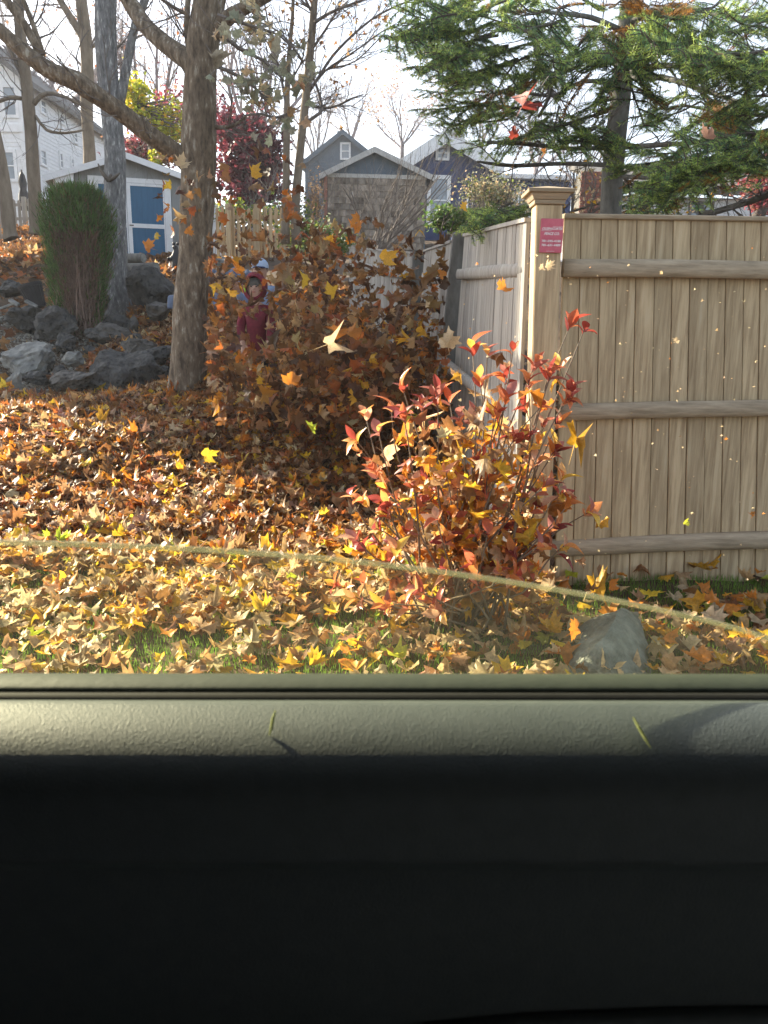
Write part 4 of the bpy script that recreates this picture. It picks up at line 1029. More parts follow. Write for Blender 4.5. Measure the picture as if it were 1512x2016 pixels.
shrub('bright green shrub behind the brown picket fence', (470, 450, 17), [(465, 420, 40, 20, 17, .5), (530, 425, 40, 22, 18, .3), (590, 430, 30, 40, 19, .2)], dict(olive=3, acid=1.4, leafgreen=3), .08, 1300)
shrub('pale speckled shrub in front of the white porch', (960, 455, 13), [(985, 390, 60, 34, 13, .5), (950, 375, 45, 26, 13, .3), (1030, 420, 40, 30, 12.5, .2)], dict(sage=4, pale=3, olive=3), .04, 2600, sticks=16)
shrub('dark green shrub crouching behind the side fence', (880, 470, 11), [(880, 430, 34, 22, 11, .5), (930, 440, 40, 20, 10.5, .5)], dict(leafgreen=5, olive=2), .06, 1600)
shrub('tangle of bare branches in front of the garage wall', (740, 500, 14), [(700, 400, 90, 60, 14, .4), (790, 390, 90, 60, 14, .3), (880, 350, 60, 50, 14, .3)], {}, 0, 0, sticks=18, name='bare_shrub')
shrub('tangle of bare stems climbing left of the garage', (610, 480, 20), [(620, 400, 16, 50, 20, 1)], dict(tan=1), .05, 500, sticks=14, name='bare_shrub')
shrub('bare brush tangled behind the tan fence', (1130, 450, 9), [(1150, 380, 60, 60, 9, .5), (1290, 400, 120, 30, 9, .5)], dict(pale=1, gold=1), .05, 160, sticks=16, name='bare_shrub')
shrub('brown brush at the foot of the left picket fence', (50, 462, 17.5), [(50, 455, 40, 12, 17.5, 1)], dict(brown=1), .07, 300, sticks=8, name='bare_shrub')

# clipped evergreen with a bare brown middle
D = 10.0; b = P(160, 690, D); k = MP(160, 600, D); root = thing('arborvitae', b, 'round topped evergreen shrub with a bare brown middle', 'shrub')
c0 = P(150, 372, D); Hh_ = c0.z - b.z
def prof(t): return np.interp(t, [0, .08, .3, .55, .75, .88, .96, 1], [22, 32, 46, 57, 64, 60, 47, 22]) * k
n = 26000
t = rng.uniform(0.03, 1, n) ** .85; a = rng.uniform(0, 2 * np.pi, n); rr = np.sqrt(rng.uniform(.25, 1, n)) * prof(t) * (1 + .10 * np.sin(a * 5 + t * 9) + .08 * np.sin(a * 11 - t * 21) + .07 * np.sin(a * 23 + t * 47)) + (rng.uniform(0, 1, n) < .06) * .05
cx = np.interp(t, [0, 1], [b.x, c0.x]); X_ = cx + rr * np.cos(a); Y_ = b.y + rr * np.sin(a); Z_ = b.z + t * Hh_ + rng.normal(0, .02, n)
front = np.exp(-((np.cos(a) - .32) / .55) ** 2) * (np.sin(a) < 0) * np.clip(1.1 - (t / .72) ** 4, 0, 1)
keep = rng.uniform(0, 1, n) > front * .93
X_, Y_, Z_, a, t = X_[keep], Y_[keep], Z_[keep], a[keep], t[keep]; n = len(X_)
l = rng.uniform(.04, .10, n) * (1 + (rng.uniform(0, 1, n) < .05) * .9); an = rng.uniform(0, 6.28, n); wv = .007; ox, oy = np.cos(a) * .4 + rng.normal(0, .3, n), np.sin(a) * .4 + rng.normal(0, .3, n)
V = np.stack([np.stack([X_ - np.cos(an) * wv, Y_ - np.sin(an) * wv, Z_], 1), np.stack([X_ + np.cos(an) * wv, Y_ + np.sin(an) * wv, Z_], 1), np.stack([X_ + ox * l, Y_ + oy * l, Z_ + l], 1)], 1) - np.array(b)
cc_ = np.array([.085, .16, .04]) * rng.uniform(.45, 1.5, (n, 1)); br = rng.uniform(0, 1, n) < .10; cc_ *= np.array([1.0, 1.0, .9]); cc_[br] = np.array([.16, .10, .05]); inner = (((a > 0) & (t < .72) & (np.abs(np.cos(a) - .25) < .62)) | ((np.sin(a) < 0) & (t < .66) & (np.abs(np.cos(a) - .3) < .45))) & (rng.uniform(0, 1, n) < .85); cc_[inner] = np.array([.17, .105, .07]) * rng.uniform(.6, 1.4, (int(inner.sum()), 1))
o = link('foliage', fastmesh('sprays', V.reshape(-1, 3), np.arange(3 * n).reshape(n, 3), np.repeat(cc_, 3, 0), M_green), root, kind='stuff')
g = G()
for q in range(520):
    t1 = random.uniform(.45, .93); a_ = random.uniform(-math.pi, math.pi) if q % 3 else random.uniform(-2.4, -.6)
    rr_ = float(prof(t1)) * random.uniform(.35, .88); s_ = b + Vector((random.gauss(0, .10), random.gauss(0, .08), 0)); e_ = Vector((b.x + (c0.x - b.x) * t1 + rr_ * math.cos(a_), b.y + rr_ * math.sin(a_), b.z + Hh_ * t1))
    m_ = s_.lerp(e_, .45) + Vector((math.cos(a_), math.sin(a_), 0)) * rr_ * .25; g.tube([s_, m_, s_.lerp(e_, .75) + (e_ - m_) * .02 + rv() * .01, e_ + rv() * .02], [.012, .007, .005, .002], 3, cap=False)
    for z_ in range(5):
        p_ = m_.lerp(e_, random.random()); g.tube([p_, p_ + Vector((random.gauss(0, .04), random.gauss(0, .04), random.uniform(.04, .14)))], [.003, .001], 3, cap=False)
part('stems', g, M_brownstick, root, kind='stuff')

# ---------------- fir
def bough(seed, alldead=False):
    random.seed(seed); g = G(); nv = []; nc = []
    def needles(p, q, dens, ln, tipc, dead):
        d = q - p; L_ = d.length; d = d.normalized(); n = max(2, int(L_ / dens))
        s1 = d.cross(Vector((0, 0, 1))).normalized(); u_ = s1.cross(d)
        for i in range(n):
            t = i / n; b_ = p + d * (L_ * t)
            for s_ in (-1, 1):
                up_ = random.uniform(-.6, .9); dr = (s1 * s_ * random.uniform(.5, 1) + u_ * up_ + d * .55).normalized() * ln * random.uniform(.7, 1.15)
                wv_ = d * .0030
                nv.extend([b_ - wv_, b_ + wv_, b_ + dr]); f_ = random.uniform(.55, 1.3)
                c = (.40, .50, .12) if tipc * t + random.random() * .35 > .70 else random.choice(((.13, .25, .09), (.12, .24, .10), (.22, .30, .09), (.09, .19, .11)))
                if dead: c = (.42, .20, .04)
                nc.extend([tuple(x * f_ for x in c)] * 3)
    pts = []; p = Vector((0, 0, 0)); d = Vector((1, 0, 0)); segs = 14
    for i in range(segs + 1):
        pts.append(p.copy()); d = (d + Vector((0, random.gauss(0, .06), random.gauss(-.004, .03)))).normalized(); p += d / segs
    g.tube(pts, [.011 * (1 - i / segs * .85) for i in range(segs + 1)], 5)
    for i in range(3, segs + 1):
        t = i / segs
        for s_ in (-1, 1):
            if random.random() < .22: continue
            L_ = .42 * (1 - t * .75) * random.uniform(.7, 1.15) * min(1, t * 2.6); ang = R_(random.uniform(45, 62))
            dd = (pts[i] - pts[i - 1]).normalized(); sd = Vector((dd.x * math.cos(ang) - s_ * dd.y * 0, 0, 0)); dv = Vector((math.cos(ang), s_ * math.sin(ang), random.uniform(-.45, .12))).normalized()
            q = pts[i] + dv * L_; mid_ = pts[i].lerp(q, .5) + Vector((0, 0, .01)); g.tube([pts[i], mid_, q], [.004, .003, .0015], 3, cap=False)
            dead = alldead or random.random() < .035
            needles(pts[i].lerp(q, .12), q, .0058, .034, .85, dead)
            m = int(L_ / .05)
            for j in range(1, m):
                tt = j / m; bb = pts[i].lerp(q, tt)
                for s2 in (-1, 1):
                    if random.random() < .15: continue
                    a2 = math.atan2(dv.y, dv.x) + s2 * R_(48); l2 = L_ * .42 * (1 - tt * .6) * random.uniform(.6, 1.1); d2 = Vector((math.cos(a2), math.sin(a2), random.uniform(-.35, .12))).normalized()
                    e2 = bb + d2 * l2; g.tube([bb, e2], [.002, .001], 3, cap=False); needles(bb, e2, .0062, .032, .98, dead)
    needles(pts[segs // 2], pts[-1], .006, .027, 1, False)
    o = len(g.v); nf = len(g.f)
    V = np.array(g.v + [tuple(v) for v in nv]); me = bpy.data.meshes.new('bough')
    me.from_pydata(V.tolist(), [], g.f + [(o + 3 * i, o + 3 * i + 1, o + 3 * i + 2) for i in range(len(nv) // 3)])
    ca = me.color_attributes.new('Col', 'FLOAT_COLOR', 'POINT'); c4 = np.ones((len(V), 4), np.float32); c4[:o, :3] = (.10, .075, .055); c4[o:, :3] = np.array(nc)
    ca.data.foreach_set('color', c4.ravel()); me.materials.append(M_needle); return me
BOUGH = [bough(s_) for s_ in (11, 12, 13, 14, 15)]
DEADB = bough(16, True)
random.seed(21)
D = 8.0
ft = pxlimb([(1202, 470, D, 22), (1203, 420, D, 21), (1206, 340, D, 20.5), (1213, 260, D, 20.5), (1221, 200, D, 20), (1230, 110, D, 19.5), (1241, 0, D, 19), (1262, -200, D, 15)], .1)
root = thing('fir_tree', ft[0][0], 'large green fir tree with drooping boughs rising behind the tan fence', 'tree')
g = G(); b_ = ft[0][0]; g.tube([Vector((b_.x, b_.y, gz1(b_.x, b_.y) - .2)), b_] , [.16, ft[0][1]], 16); 
limbpart('trunk', [(Vector((b_.x - .03, b_.y, gz1(b_.x, b_.y) - .2)), .17)] + ft, M_firbark, root, 18, .08)
FL = [[(1222, 60, 8, 6), (1165, 35, 7.7, 5), (1110, 28, 7.3, 4), (1040, 20, 7, 2)], [(1230, 50, 8, 6), (1320, 10, 7.5, 5), (1420, 30, 7, 5), (1530, 42, 6.7, 4)], [(1225, 150, 8, 7), (1290, 130, 7.6, 6), (1380, 128, 7.2, 4), (1520, 100, 7, 3)],
      [(1222, 155, 8, 7), (1300, 152, 7.5, 6), (1380, 175, 7, 5), (1450, 200, 6.6, 4), (1520, 220, 6.4, 3)], [(1210, 165, 8, 5), (1150, 160, 7.6, 4), (1080, 190, 7.2, 3), (1000, 170, 7, 2)], [(1207, 290, 8, 5), (1120, 292, 7, 4), (1030, 283, 6.2, 4), (960, 280, 5.8, 3)],
      [(1206, 325, 8, 5), (1110, 322, 7, 4), (1010, 326, 6.4, 4), (940, 318, 6, 2)], [(1215, 290, 8, 6), (1300, 285, 7, 5), (1380, 278, 6.4, 4), (1460, 250, 6, 3)], [(1050, 40, 6.8, 6), (1058, 110, 6.7, 6), (1076, 165, 6.7, 5), (1084, 185, 6.7, 4), (1060, 230, 6.6, 3)],
      [(1209, 345, 8, 4), (1300, 350, 7, 4), (1420, 330, 6, 5), (1540, 350, 5.4, 6)], [(1380, 425, 6, 6), (1440, 408, 5.7, 6), (1500, 388, 5.4, 7), (1560, 360, 5.2, 7)]]
gg = G(); LIMBS = []
for L__ in FL:
    l_ = pxlimb(L__, .15); LIMBS.append(l_); limbpart('limb', l_, M_firbark, root, 7, .08); twigs_on(gg, l_, 16, .45, .006, 2, -.03, .1, 1.0)
part('dead_twigs', gg, M_twig, root, kind='stuff')
def add_bough(x0, y0, d0, x1, y1, d1, roll=None, me=None):
    a_, e_ = P(x0, y0, d0), P(x1, y1, d1); v = e_ - a_; L_ = v.length
    X_ = v.normalized(); Yv = Vector((0, 0, 1)).cross(X_).normalized(); Zv = X_.cross(Yv); M_ = Matrix((X_, Yv, Zv)).transposed().to_4x4()
    M_ = Matrix.Translation(a_ - root.location) @ M_ @ Matrix.Rotation(random.uniform(-.85, .85) if roll is None else roll, 4, 'X') @ Matrix.Diagonal((L_, L_ * random.uniform(.8, 1.0), L_, 1)).to_4x4()
    o = link('bough', me or random.choice(BOUGH), root); o.matrix_basis = M_
BL = [ # start -> end in the picture with depths
 (960, 30, 6.4, 778, 22, 5.6), (960, 20, 6.2, 790, 60, 5.4), (940, 60, 6.2, 772, 88, 5.3), (980, 70, 6.2, 842, 100, 5.4), (980, 90, 6.2, 835, 140, 5.2), (1000, 90, 6, 850, 118, 5.1), (1010, 120, 6, 880, 170, 5.2), (1030, 60, 6, 900, 10, 5.4),
 (1020, 120, 6, 905, 160, 5.4), (1040, 110, 6, 930, 155, 5.2), (1060, 30, 6.2, 960, -20, 5.6), (1080, 20, 6.2, 1000, 60, 5.4), (1110, 40, 6.4, 1030, 90, 5.2), (1120, 60, 6.5, 1080, 140, 5.4), (1160, 60, 6.6, 1120, 130, 5.6), (1120, 10, 6.6, 1040, 30, 5.6),
 (960, 180, 6.4, 820, 185, 6), (950, 170, 6.4, 872, 150, 6), (960, 205, 6.3, 835, 210, 5.6), (980, 200, 6.2, 830, 220, 5.6), (1000, 210, 6.2, 860, 235, 5.5), (1040, 215, 6.2, 900, 200, 5.5), (1000, 235, 6.2, 880, 262, 5.6), (1060, 200, 6.3, 960, 240, 5.5),
 (1080, 230, 6.4, 985, 300, 5.6), (1100, 210, 6.4, 1090, 290, 5.6), (1150, 240, 6.6, 1060, 260, 5.5), (1190, 240, 6.8, 1130, 290, 5.6), (1080, 150, 6.5, 1000, 160, 5.6), (1200, 110, 7, 1140, 150, 5.6), (1240, 90, 7, 1190, 135, 5.4), (1260, 95, 7, 1240, 140, 5.4),
 (1290, 20, 7, 1350, 40, 5.8), (1300, 90, 7, 1400, 100, 5.6), (1400, 95, 6.6, 1300, 92, 5.2), (1512, 105, 6, 1370, 112, 5.0), (1520, 120, 6, 1400, 125, 5.0), (1440, 110, 6, 1520, 150, 5.2), (1350, 180, 7.4, 1250, 230, 6.8), (1380, 200, 7.4, 1270, 250, 6.8),
 (1420, 210, 7.2, 1330, 260, 6.6), (1460, 220, 7, 1390, 270, 6.2), (1300, 170, 7.6, 1290, 240, 7), (1400, 180, 7.4, 1440, 260, 6.4), (1530, 190, 6.2, 1420, 170, 5.4), (1540, 230, 6, 1440, 215, 5.2), (1540, 60, 6.6, 1420, 20, 5.8), (1540, 20, 6.6, 1460, 70, 5.8), (1420, 0, 7, 1380, 60, 6),
 (1540, 260, 5.6, 1380, 280, 4.9), (1550, 280, 5.4, 1400, 320, 4.8), (1530, 250, 5.6, 1330, 300, 4.9), (1480, 290, 5.4, 1300, 330, 4.9), (1440, 300, 5.4, 1270, 350, 4.9), (1420, 310, 5.4, 1230, 395, 5.0), (1400, 310, 5.4, 1260, 400, 5.0), (1380, 320, 5.4, 1300, 375, 5.0), (1440, 310, 5.4, 1370, 370, 5.0), (1540, 310, 5.2, 1450, 340, 4.8), (1540, 330, 5.2, 1440, 300, 4.8),
 (1350, 300, 6, 1280, 310, 5.4), (1340, 310, 6, 1220, 340, 5.4), (1150, 280, 6.6, 1220, 270, 5.4), (1080, 400, 6, 960, 425, 5.2), (1060, 420, 5.8, 905, 440, 5.0), (1040, 430, 5.6, 930, 455, 4.9), (1010, 400, 5.8, 910, 425, 5.1),
 (1180, 20, 6.8, 1130, -20, 6), (1400, 60, 7, 1340, 90, 6), (1280, 60, 7, 1300, 110, 6.2), (1480, 150, 6.4, 1350, 150, 5.8), (1500, 180, 6.4, 1470, 120, 5.8), (1190, 190, 6.8, 1110, 230, 6), (1120, 170, 6.8, 1060, 130, 6), (1000, 0, 6.2, 880, 40, 5.6), (1000, 40, 6.2, 870, 70, 5.6), (1060, 80, 6.2, 960, 110, 5.6)]
for q in BL: add_bough(*q)
for q in BL:
    if q[5] < 5.5 and (q[3] > 1200 or q[3] < 900): add_bough(*[v + random.uniform(-10, 10) if i_ % 3 != 2 else v for i_, v in enumerate(q)], roll=random.uniform(-1.4, 1.4))
for q in ((1240, 50, 7, 1180, 90, 6.2), (1260, 60, 7, 1300, 20, 6.2), (1270, 40, 7, 1360, 30, 6), (1220, 90, 7, 1260, 130, 6), (1380, 200, 7, 1440, 235, 6.4), (1040, 170, 6.4, 970, 190, 5.6), (1200, 15, 7, 1290, 5, 6)): add_bough(*q, me=DEADB)
for q in range(14):
    x = random.uniform(1290, 1560); y = random.uniform(-60, 300); add_bough(x, y, random.uniform(7.5, 8.6), x + random.choice((-1, 1)) * random.uniform(70, 130), y + random.uniform(-10, 50), random.uniform(6.6, 8.8))
for q in range(11):
    x = random.uniform(900, 1190); y = random.uniform(-120, 150); add_bough(x, y, random.uniform(7, 8.6), x - random.uniform(60, 130), y + random.uniform(-10, 40), random.uniform(6.2, 8.4))
for q in range(14):                                  # back side and top of the tree, seen from elsewhere
    a_ = q * .9; zz = random.uniform(1.5, 6.5); s_ = Vector((ft[5][0].x, 8, 1.3 + zz)); e_ = s_ + Vector((math.cos(a_) * 1.6, abs(math.sin(a_)) * 1.9, -.2)); 
    o = link('bough', random.choice(BOUGH), root); v = e_ - s_; X_ = v.normalized(); Yv = Vector((0, 0, 1)).cross(X_).normalized(); o.matrix_basis = Matrix.Translation(s_ - root.location) @ Matrix((X_, Yv, X_.cross(Yv))).transposed().to_4x4() @ Matrix.Scale(v.length, 4)
#TREEEND

# ================================================================ BURGUNDY BUSH
random.seed(5)
D = 3.3; bq = Vector((P(925, 1200, D).x, 3.3, 0.0)); root = thing('burgundy_bush', bq, 'sprawling bush with glossy burgundy and orange leaves before the corner post', 'bush')
def ell(nm, w_, curl, fold):
    g = G(); n = 7; vs = []
    for i in range(n + 1):
        t = i / n; ww = w_ * math.sin(math.pi * min(1, t * 1.02) ** .85) ** .9 * .5 if 0 < t < 1 else .004
        z = -curl * (t - .1) ** 2; vs += [(-ww, t, z + fold * ww), (0, t, z), (ww, t, z + fold * ww)]
    fs = []
    for i in range(n): o = i * 3; fs += [(o, o + 1, o + 4, o + 3), (o + 1, o + 2, o + 5, o + 4)]
    g.add(vs, fs); return g.mesh(nm, M_bushleaf, smooth=True)
LEAFM = [ell('glossy_leaf', w_, c, f) for w_, c, f in ((.50, .25, .5), (.44, .5, .7), (.54, .1, .3), (.42, -.2, .9), (.52, .7, .4))]
BCOL = [(.38, .07, .05), (.52, .14, .07), (.26, .055, .05), (.64, .22, .09), (.72, .30, .08), (.76, .42, .12), (.42, .17, .14), (.78, .54, .10), (.68, .42, .28), (.74, .36, .18), (.70, .28, .10)]
TP = [(1150, 650, 3.3), (1125, 635, 3.3), (930, 680, 3.35), (960, 690, 3.3), (1010, 690, 3.3), (1055, 715, 3.25), (1085, 735, 3.2), (1125, 762, 3.15), (1040, 745, 3.2), (862, 765, 3.3), (792, 762, 3.35), (830, 790, 3.3), (945, 745, 3.25), (885, 790, 3.3),
      (718, 812, 3.4), (770, 800, 3.35), (745, 850, 3.3), (700, 865, 3.4), (760, 960, 3.2), (712, 985, 3.25), (1160, 1008, 3.1), (1100, 1030, 3.05), (1125, 985, 3.15), (1000, 780, 3.2), (980, 810, 3.2), (905, 820, 3.2), (1065, 800, 3.15), (1100, 830, 3.2), (1095, 880, 3.2),
      (735, 925, 3.3), (690, 975, 3.4), (1080, 950, 3.1), (740, 1040, 3.1), (780, 1080, 3.0), (700, 1060, 3.2), (660, 1150, 3.1), (700, 1175, 3.0), (760, 1190, 2.9), (1060, 1075, 3.0), (1110, 1075, 3.05), (1020, 1130, 2.95), (880, 1130, 2.95), (820, 1160, 2.9), (860, 1020, 3.0), (960, 1050, 3.0), (930, 1110, 2.9)]
for q in range(12): TP.append((random.gauss(915, 95), random.gauss(960, 85), random.uniform(3.0, 3.55)))
gs = G(); wh = []
for i, (x, y, d) in enumerate(TP):
    tip = P(x, y, d); st = bq + Vector((random.gauss(0, .11), random.gauss(0, .08), 0)); st.z = -.02
    mid = st.lerp(tip, .5) + Vector((random.gauss(0, .05), random.gauss(0, .05), random.uniform(-.02, .06)))
    sp = spline([(st, .007), (st.lerp(mid, .5) + rv() * .02, .006), (mid, .005), (mid.lerp(tip, .55) + rv() * .018, .0035), (tip, .002)], .05)
    g = G(); g.tube([q for q, _ in sp], [r for _, r in sp], 5, cap=False)
    if i < 60: part('stem', g, M_barkt, root, True)
    else: gs.add(g.v, g.f)
    wh.append((tip, (sp[-1][0] - sp[-4][0]).normalized(), 1.0))
    for k in range(2):
        j = random.randint(len(sp) // 2, len(sp) - 3); p_ = sp[j][0]; dv = ((sp[j + 1][0] - p_).normalized() + rv() * .7).normalized(); e_ = p_ + dv * random.uniform(.05, .13)
        gs.tube([p_, e_], [.003, .0015], 4, cap=False); wh.append((e_, dv, .85))
part('twigs', gs, M_barkt, root, kind='stuff')
lv = []
for (p_, dv, sc_) in wh:
    n = random.choice((3, 4, 5, 6)); hue = random.random(); pr = dv.orthogonal().normalized(); ph = random.random() * 6
    for k in range(n):
        a_ = ph + k * 2.4; pd = Matrix.Rotation(a_, 3, dv) @ pr; el = random.uniform(.35, 1.1)
        ydir = (dv * math.cos(el) + pd * math.sin(el)).normalized(); zdir = (dv * math.sin(el) - pd * math.cos(el)).normalized(); xdir = ydir.cross(zdir)
        s_ = random.uniform(.055, .095) * sc_
        lv.append((p_ - dv * .01 * k, Matrix((xdir, ydir, zdir)).transposed(), s_, random.choice(BCOL[:4] + BCOL[6:7]) if p_.z > .95 and hue < .7 else random.choice(BCOL)))
lv.sort(key=lambda q: -q[2])
for i, (p_, M3, s_, c_) in enumerate(lv[:300]):
    o = link('leaf', random.choice(LEAFM), root, col=c_); o.matrix_basis = Matrix.Translation(p_ - root.location) @ M3.to_4x4() @ Matrix.Scale(s_, 4)
VV = []; FF = []; CC = []; 
for (p_, M3, s_, c_) in lv[300:]:
    me = random.choice(LEAFM); o_ = len(VV)
    for v in me.vertices: VV.append(tuple(M3 @ v.co * s_ + p_ - root.location)); CC.append(c_)
    FF += [tuple(o_ + i for i in f.vertices) for f in me.polygons]
if VV: link('foliage', fastmesh('foliage', np.array(VV), np.array(FF), np.array(CC), M_leafA), root, kind='stuff')
# maple leaves caught in the bush
n = 480
px = rng.normal(925, 72, n); py = rng.normal(975, 95, n); dd = rng.normal(3.28, .14, n)
px[:150] = rng.normal(930, 100, 150); py[:150] = rng.uniform(1060, 1190, 150)
pos = np.array([tuple(P(px[i], py[i], dd[i])) for i in range(n)]); pos = pos[pos[:, 2] > .03]; pos = pos[pos[:, 1] < 3.68]; n = len(pos)
leafcloud('caught_leaves', pos, rng.uniform(.045, .10, n), colmix(n, dict(tan=4, pale=2.5, orange=3.4, gold=2.6, brown=2.4, rust=2, yellow=1.4)), .9, 0, .8, kind='stuff')

# ================================================================ CHILDREN
def child(loc_px, D, label, hood):
    x0, y0, sc = loc_px                   # neck pixel and pixels per metre
    k = MP(x0, y0, D)
    def Q(dx, dy, f=0): return P(x0 + dx, y0 + dy, D) + Vector((0, f, 0))
    b = Q(0, 190); root = thing('person', b, label, 'person')
    r = lambda px: px * k
    H = dict(pel=(Q(2, 118), r(17)), bel=(Q(2, 90), r(17)), che=(Q(2, 58), r(19)), up=(Q(2, 30), r(15)), nk=(Q(0, 14), r(8)), hd0=(Q(-1, -2, -.01), (r(13), r(14))), hd1=(Q(-1, -14), (r(14.5), r(16))), hd2=(Q(-1, -27, .01), (r(12), r(13))))
    E_ = [('pel', 'bel'), ('bel', 'che'), ('che', 'up'), ('up', 'nk'), ('nk', 'hd0'), ('hd0', 'hd1'), ('hd1', 'hd2')]
    A = {}
    for s_, nm in ((-1, 'l'), (1, 'r')):
        sh, el, wr = (Q(s_ * 22 + 2, 28), Q(s_ * 31 + 2, 62, -.02), Q(s_ * (20 if s_ < 0 else 30), 96, -.12)) if hood else (Q(s_ * 22 + 2, 28), Q(s_ * 36 + 2, 52, -.05), Q(s_ * 40, 28, -.14))
        H[nm + 's'] = (sh, r(9)); H[nm + 'e'] = (el, r(7)); H[nm + 'w'] = (wr, r(4.6)); A[nm] = (sh, el, wr)
        d_ = (wr - el).normalized(); pm_ = wr + d_ * .045; H[nm + 'p'] = (pm_, (r(6), r(3.5)))
        E_ += [('up', nm + 's'), (nm + 's', nm + 'e'), (nm + 'e', nm + 'w'), (nm + 'w', nm + 'p')]
        sd = d_.cross(Vector((0, 1, 0))).normalized(); nn_ = d_.cross(sd)
        for fi in range(4):
            o_ = sd * ((fi - 1.5) * .013); ln = (.036, .042, .040, .031)[fi]
            a1 = pm_ + o_ + d_ * .022; a2 = a1 + (d_ + nn_ * .25) * ln * .55; a3 = a2 + (d_ + nn_ * .8).normalized() * ln * .5
            for q_, (pp, rr_) in enumerate(((a1, .0068), (a2, .0062), (a3, .0048))): H[f'{nm}f{fi}{q_}'] = (pp, rr_)
            E_ += [(nm + 'p', f'{nm}f{fi}0'), (f'{nm}f{fi}0', f'{nm}f{fi}1'), (f'{nm}f{fi}1', f'{nm}f{fi}2')]
        t1 = wr + d_ * .02 + sd * -s_ * .024; t2 = t1 + (d_ - sd * s_ * .6).normalized() * .026
        H[nm + 't0'] = (t1, .008); H[nm + 't1'] = (t2, .006); E_ += [(nm + 'w', nm + 't0'), (nm + 't0', nm + 't1')]
        H[nm + 'h'] = (Q(s_ * 9 + 2, 130), r(12)); H[nm + 'k'] = (Q(s_ * 11 + 2, 165, -.05), r(9)); H[nm + 'a'] = (Q(s_ * 11 + 2, 205, .02), r(6)); H[nm + 'b'] = (Q(s_ * 12 + 2, 210, -.10), r(6))
        E_ += [('pel', nm + 'h'), (nm + 'h', nm + 'k'), (nm + 'k', nm + 'a'), (nm + 'a', nm + 'b')]
    skinned('body', H, E_, M_skin, root, 2)
    cl = M_hood if hood else M_jkt
    J = dict(pel=(Q(2, 118), r(19.5)), bel=(Q(2, 90), r(20.5)), che=(Q(2, 58), r(22)), up=(Q(2, 31), r(18)), nk=(Q(0, 20), r(11)))
    JE = [('pel', 'bel'), ('bel', 'che'), ('che', 'up'), ('up', 'nk')]
    for nm, (sh, el, wr) in A.items():
        J[nm + 's'] = (sh, r(12)); J[nm + 'e'] = (el, r(9.5)); J[nm + 'w'] = (wr.lerp(el, .12), r(7.5)); JE += [('up', nm + 's'), (nm + 's', nm + 'e'), (nm + 'e', nm + 'w')]
    skinned('hoodie' if hood else 'jacket', J, JE, cl, root, 2)
    TR = {}; TE_ = []
    TR['pel'] = (Q(2, 120), r(19))
    for s_, nm in ((-1, 'l'), (1, 'r')):
        TR[nm + 'h'] = (Q(s_ * 10 + 2, 134), r(14.5)); TR[nm + 'k'] = (Q(s_ * 11 + 2, 165, -.05), r(11.5)); TR[nm + 'a'] = (Q(s_ * 11 + 2, 202, .02), r(9)); TE_ += [('pel', nm + 'h'), (nm + 'h', nm + 'k'), (nm + 'k', nm + 'a')]
    skinned('trousers', TR, TE_, M_pants, root, 2)
    hc = Q(-1, -15)
    fy = -r(15.5)
    g = G(); blob(g, hc + Vector((-r(5), fy + r(1.2), r(2))), (r(2), r(1), r(1.3))); blob(g, hc + Vector((r(5), fy + r(1.2), r(2))), (r(2), r(1), r(1.3))); part('eyes', g, M_eye, root, True)
    g = G(); blob(g, hc + Vector((0, fy - r(.6), -r(2.5))), (r(1.8), r(2.4), r(3.0))); part('nose', g, M_skin, root, True)
    g = G(); blob(g, hc + Vector((0, fy + r(1.6), -r(8))), (r(4), r(1.2), r(1.1))); part('mouth', g, M_lip, root, True)
    g = G()
    for s_ in (-1, 1): blob(g, hc + Vector((s_ * r(14.5), r(1), -r(1))), (r(1.8), r(2.6), r(4)))
    part('ears', g, M_skin, root, True)
    if hood:
        # hood: open-faced shell
        g = G(); nu, nv_ = 26, 14; o_ = 0
        for i_ in range(nv_ + 1):
            ph_ = math.pi * (.26 + .74 * i_ / nv_)          # from face opening to the back
            for j in range(nu):
                th_ = 2 * math.pi * j / nu
                q = Vector((math.sin(ph_) * math.cos(th_) * r(22), -math.cos(ph_) * r(23), math.sin(ph_) * math.sin(th_) * r(25) * (1.06 if math.sin(th_) > 0 else 1.0)))
                g.v.append(tuple(hc + Vector((0, r(1), r(1))) + q * (1 + .05 * noise.noise(q * 20))))
        for i_ in range(nv_):
            for j in range(nu): g.f.append((i_ * nu + j, i_ * nu + (j + 1) % nu, (i_ + 1) * nu + (j + 1) % nu, (i_ + 1) * nu + j))
        o = part('hood', g, M_hood, root, True); o.modifiers.new('s', 'SOLIDIFY').thickness = .012
        g = G(); blob(g, hc + Vector((0, r(3), r(7))), (r(15.6), r(15.5), r(13)), 3, None, .15); part('hair', g, M_firbark, root, True)
        g = G(); g.tube([hc + Vector((-r(17), -r(14), r(8))), hc + Vector((-r(18.5), -r(15), 0)), hc + Vector((-r(16), -r(15), -r(9)))], [r(1.6), r(2), r(1.4)], 6); part('strap', g, M_lime, root, True)
    else:
        g = G(); o_ = 0; nu = 24
        for i_, (zz, rr_) in enumerate(((2, 17), (6, 17), (12, 15.5), (17, 11.5), (20, 6), (21, .5))):
            for j in range(nu): th_ = 2 * math.pi * j / nu; g.v.append(tuple(hc + Vector((math.cos(th_) * r(rr_), math.sin(th_) * r(rr_), r(zz)))))
            if i_: g.f += [((i_ - 1) * nu + j, (i_ - 1) * nu + (j + 1) % nu, i_ * nu + (j + 1) % nu, i_ * nu + j) for j in range(nu)]
        part('cap', g, pm('cap_blue', (.42, .55, .75), (.55, .66, .82), 30, .8, .1), root, True)
        g = G(); n = 9
        pts = [hc + Vector((math.sin(a) * r(14), -math.cos(a) * r(26 if abs(a) < 1.3 else 17), r(3) - abs(math.sin(a)) * r(1.5))) for a in np.linspace(-1.3, 1.3, n)]
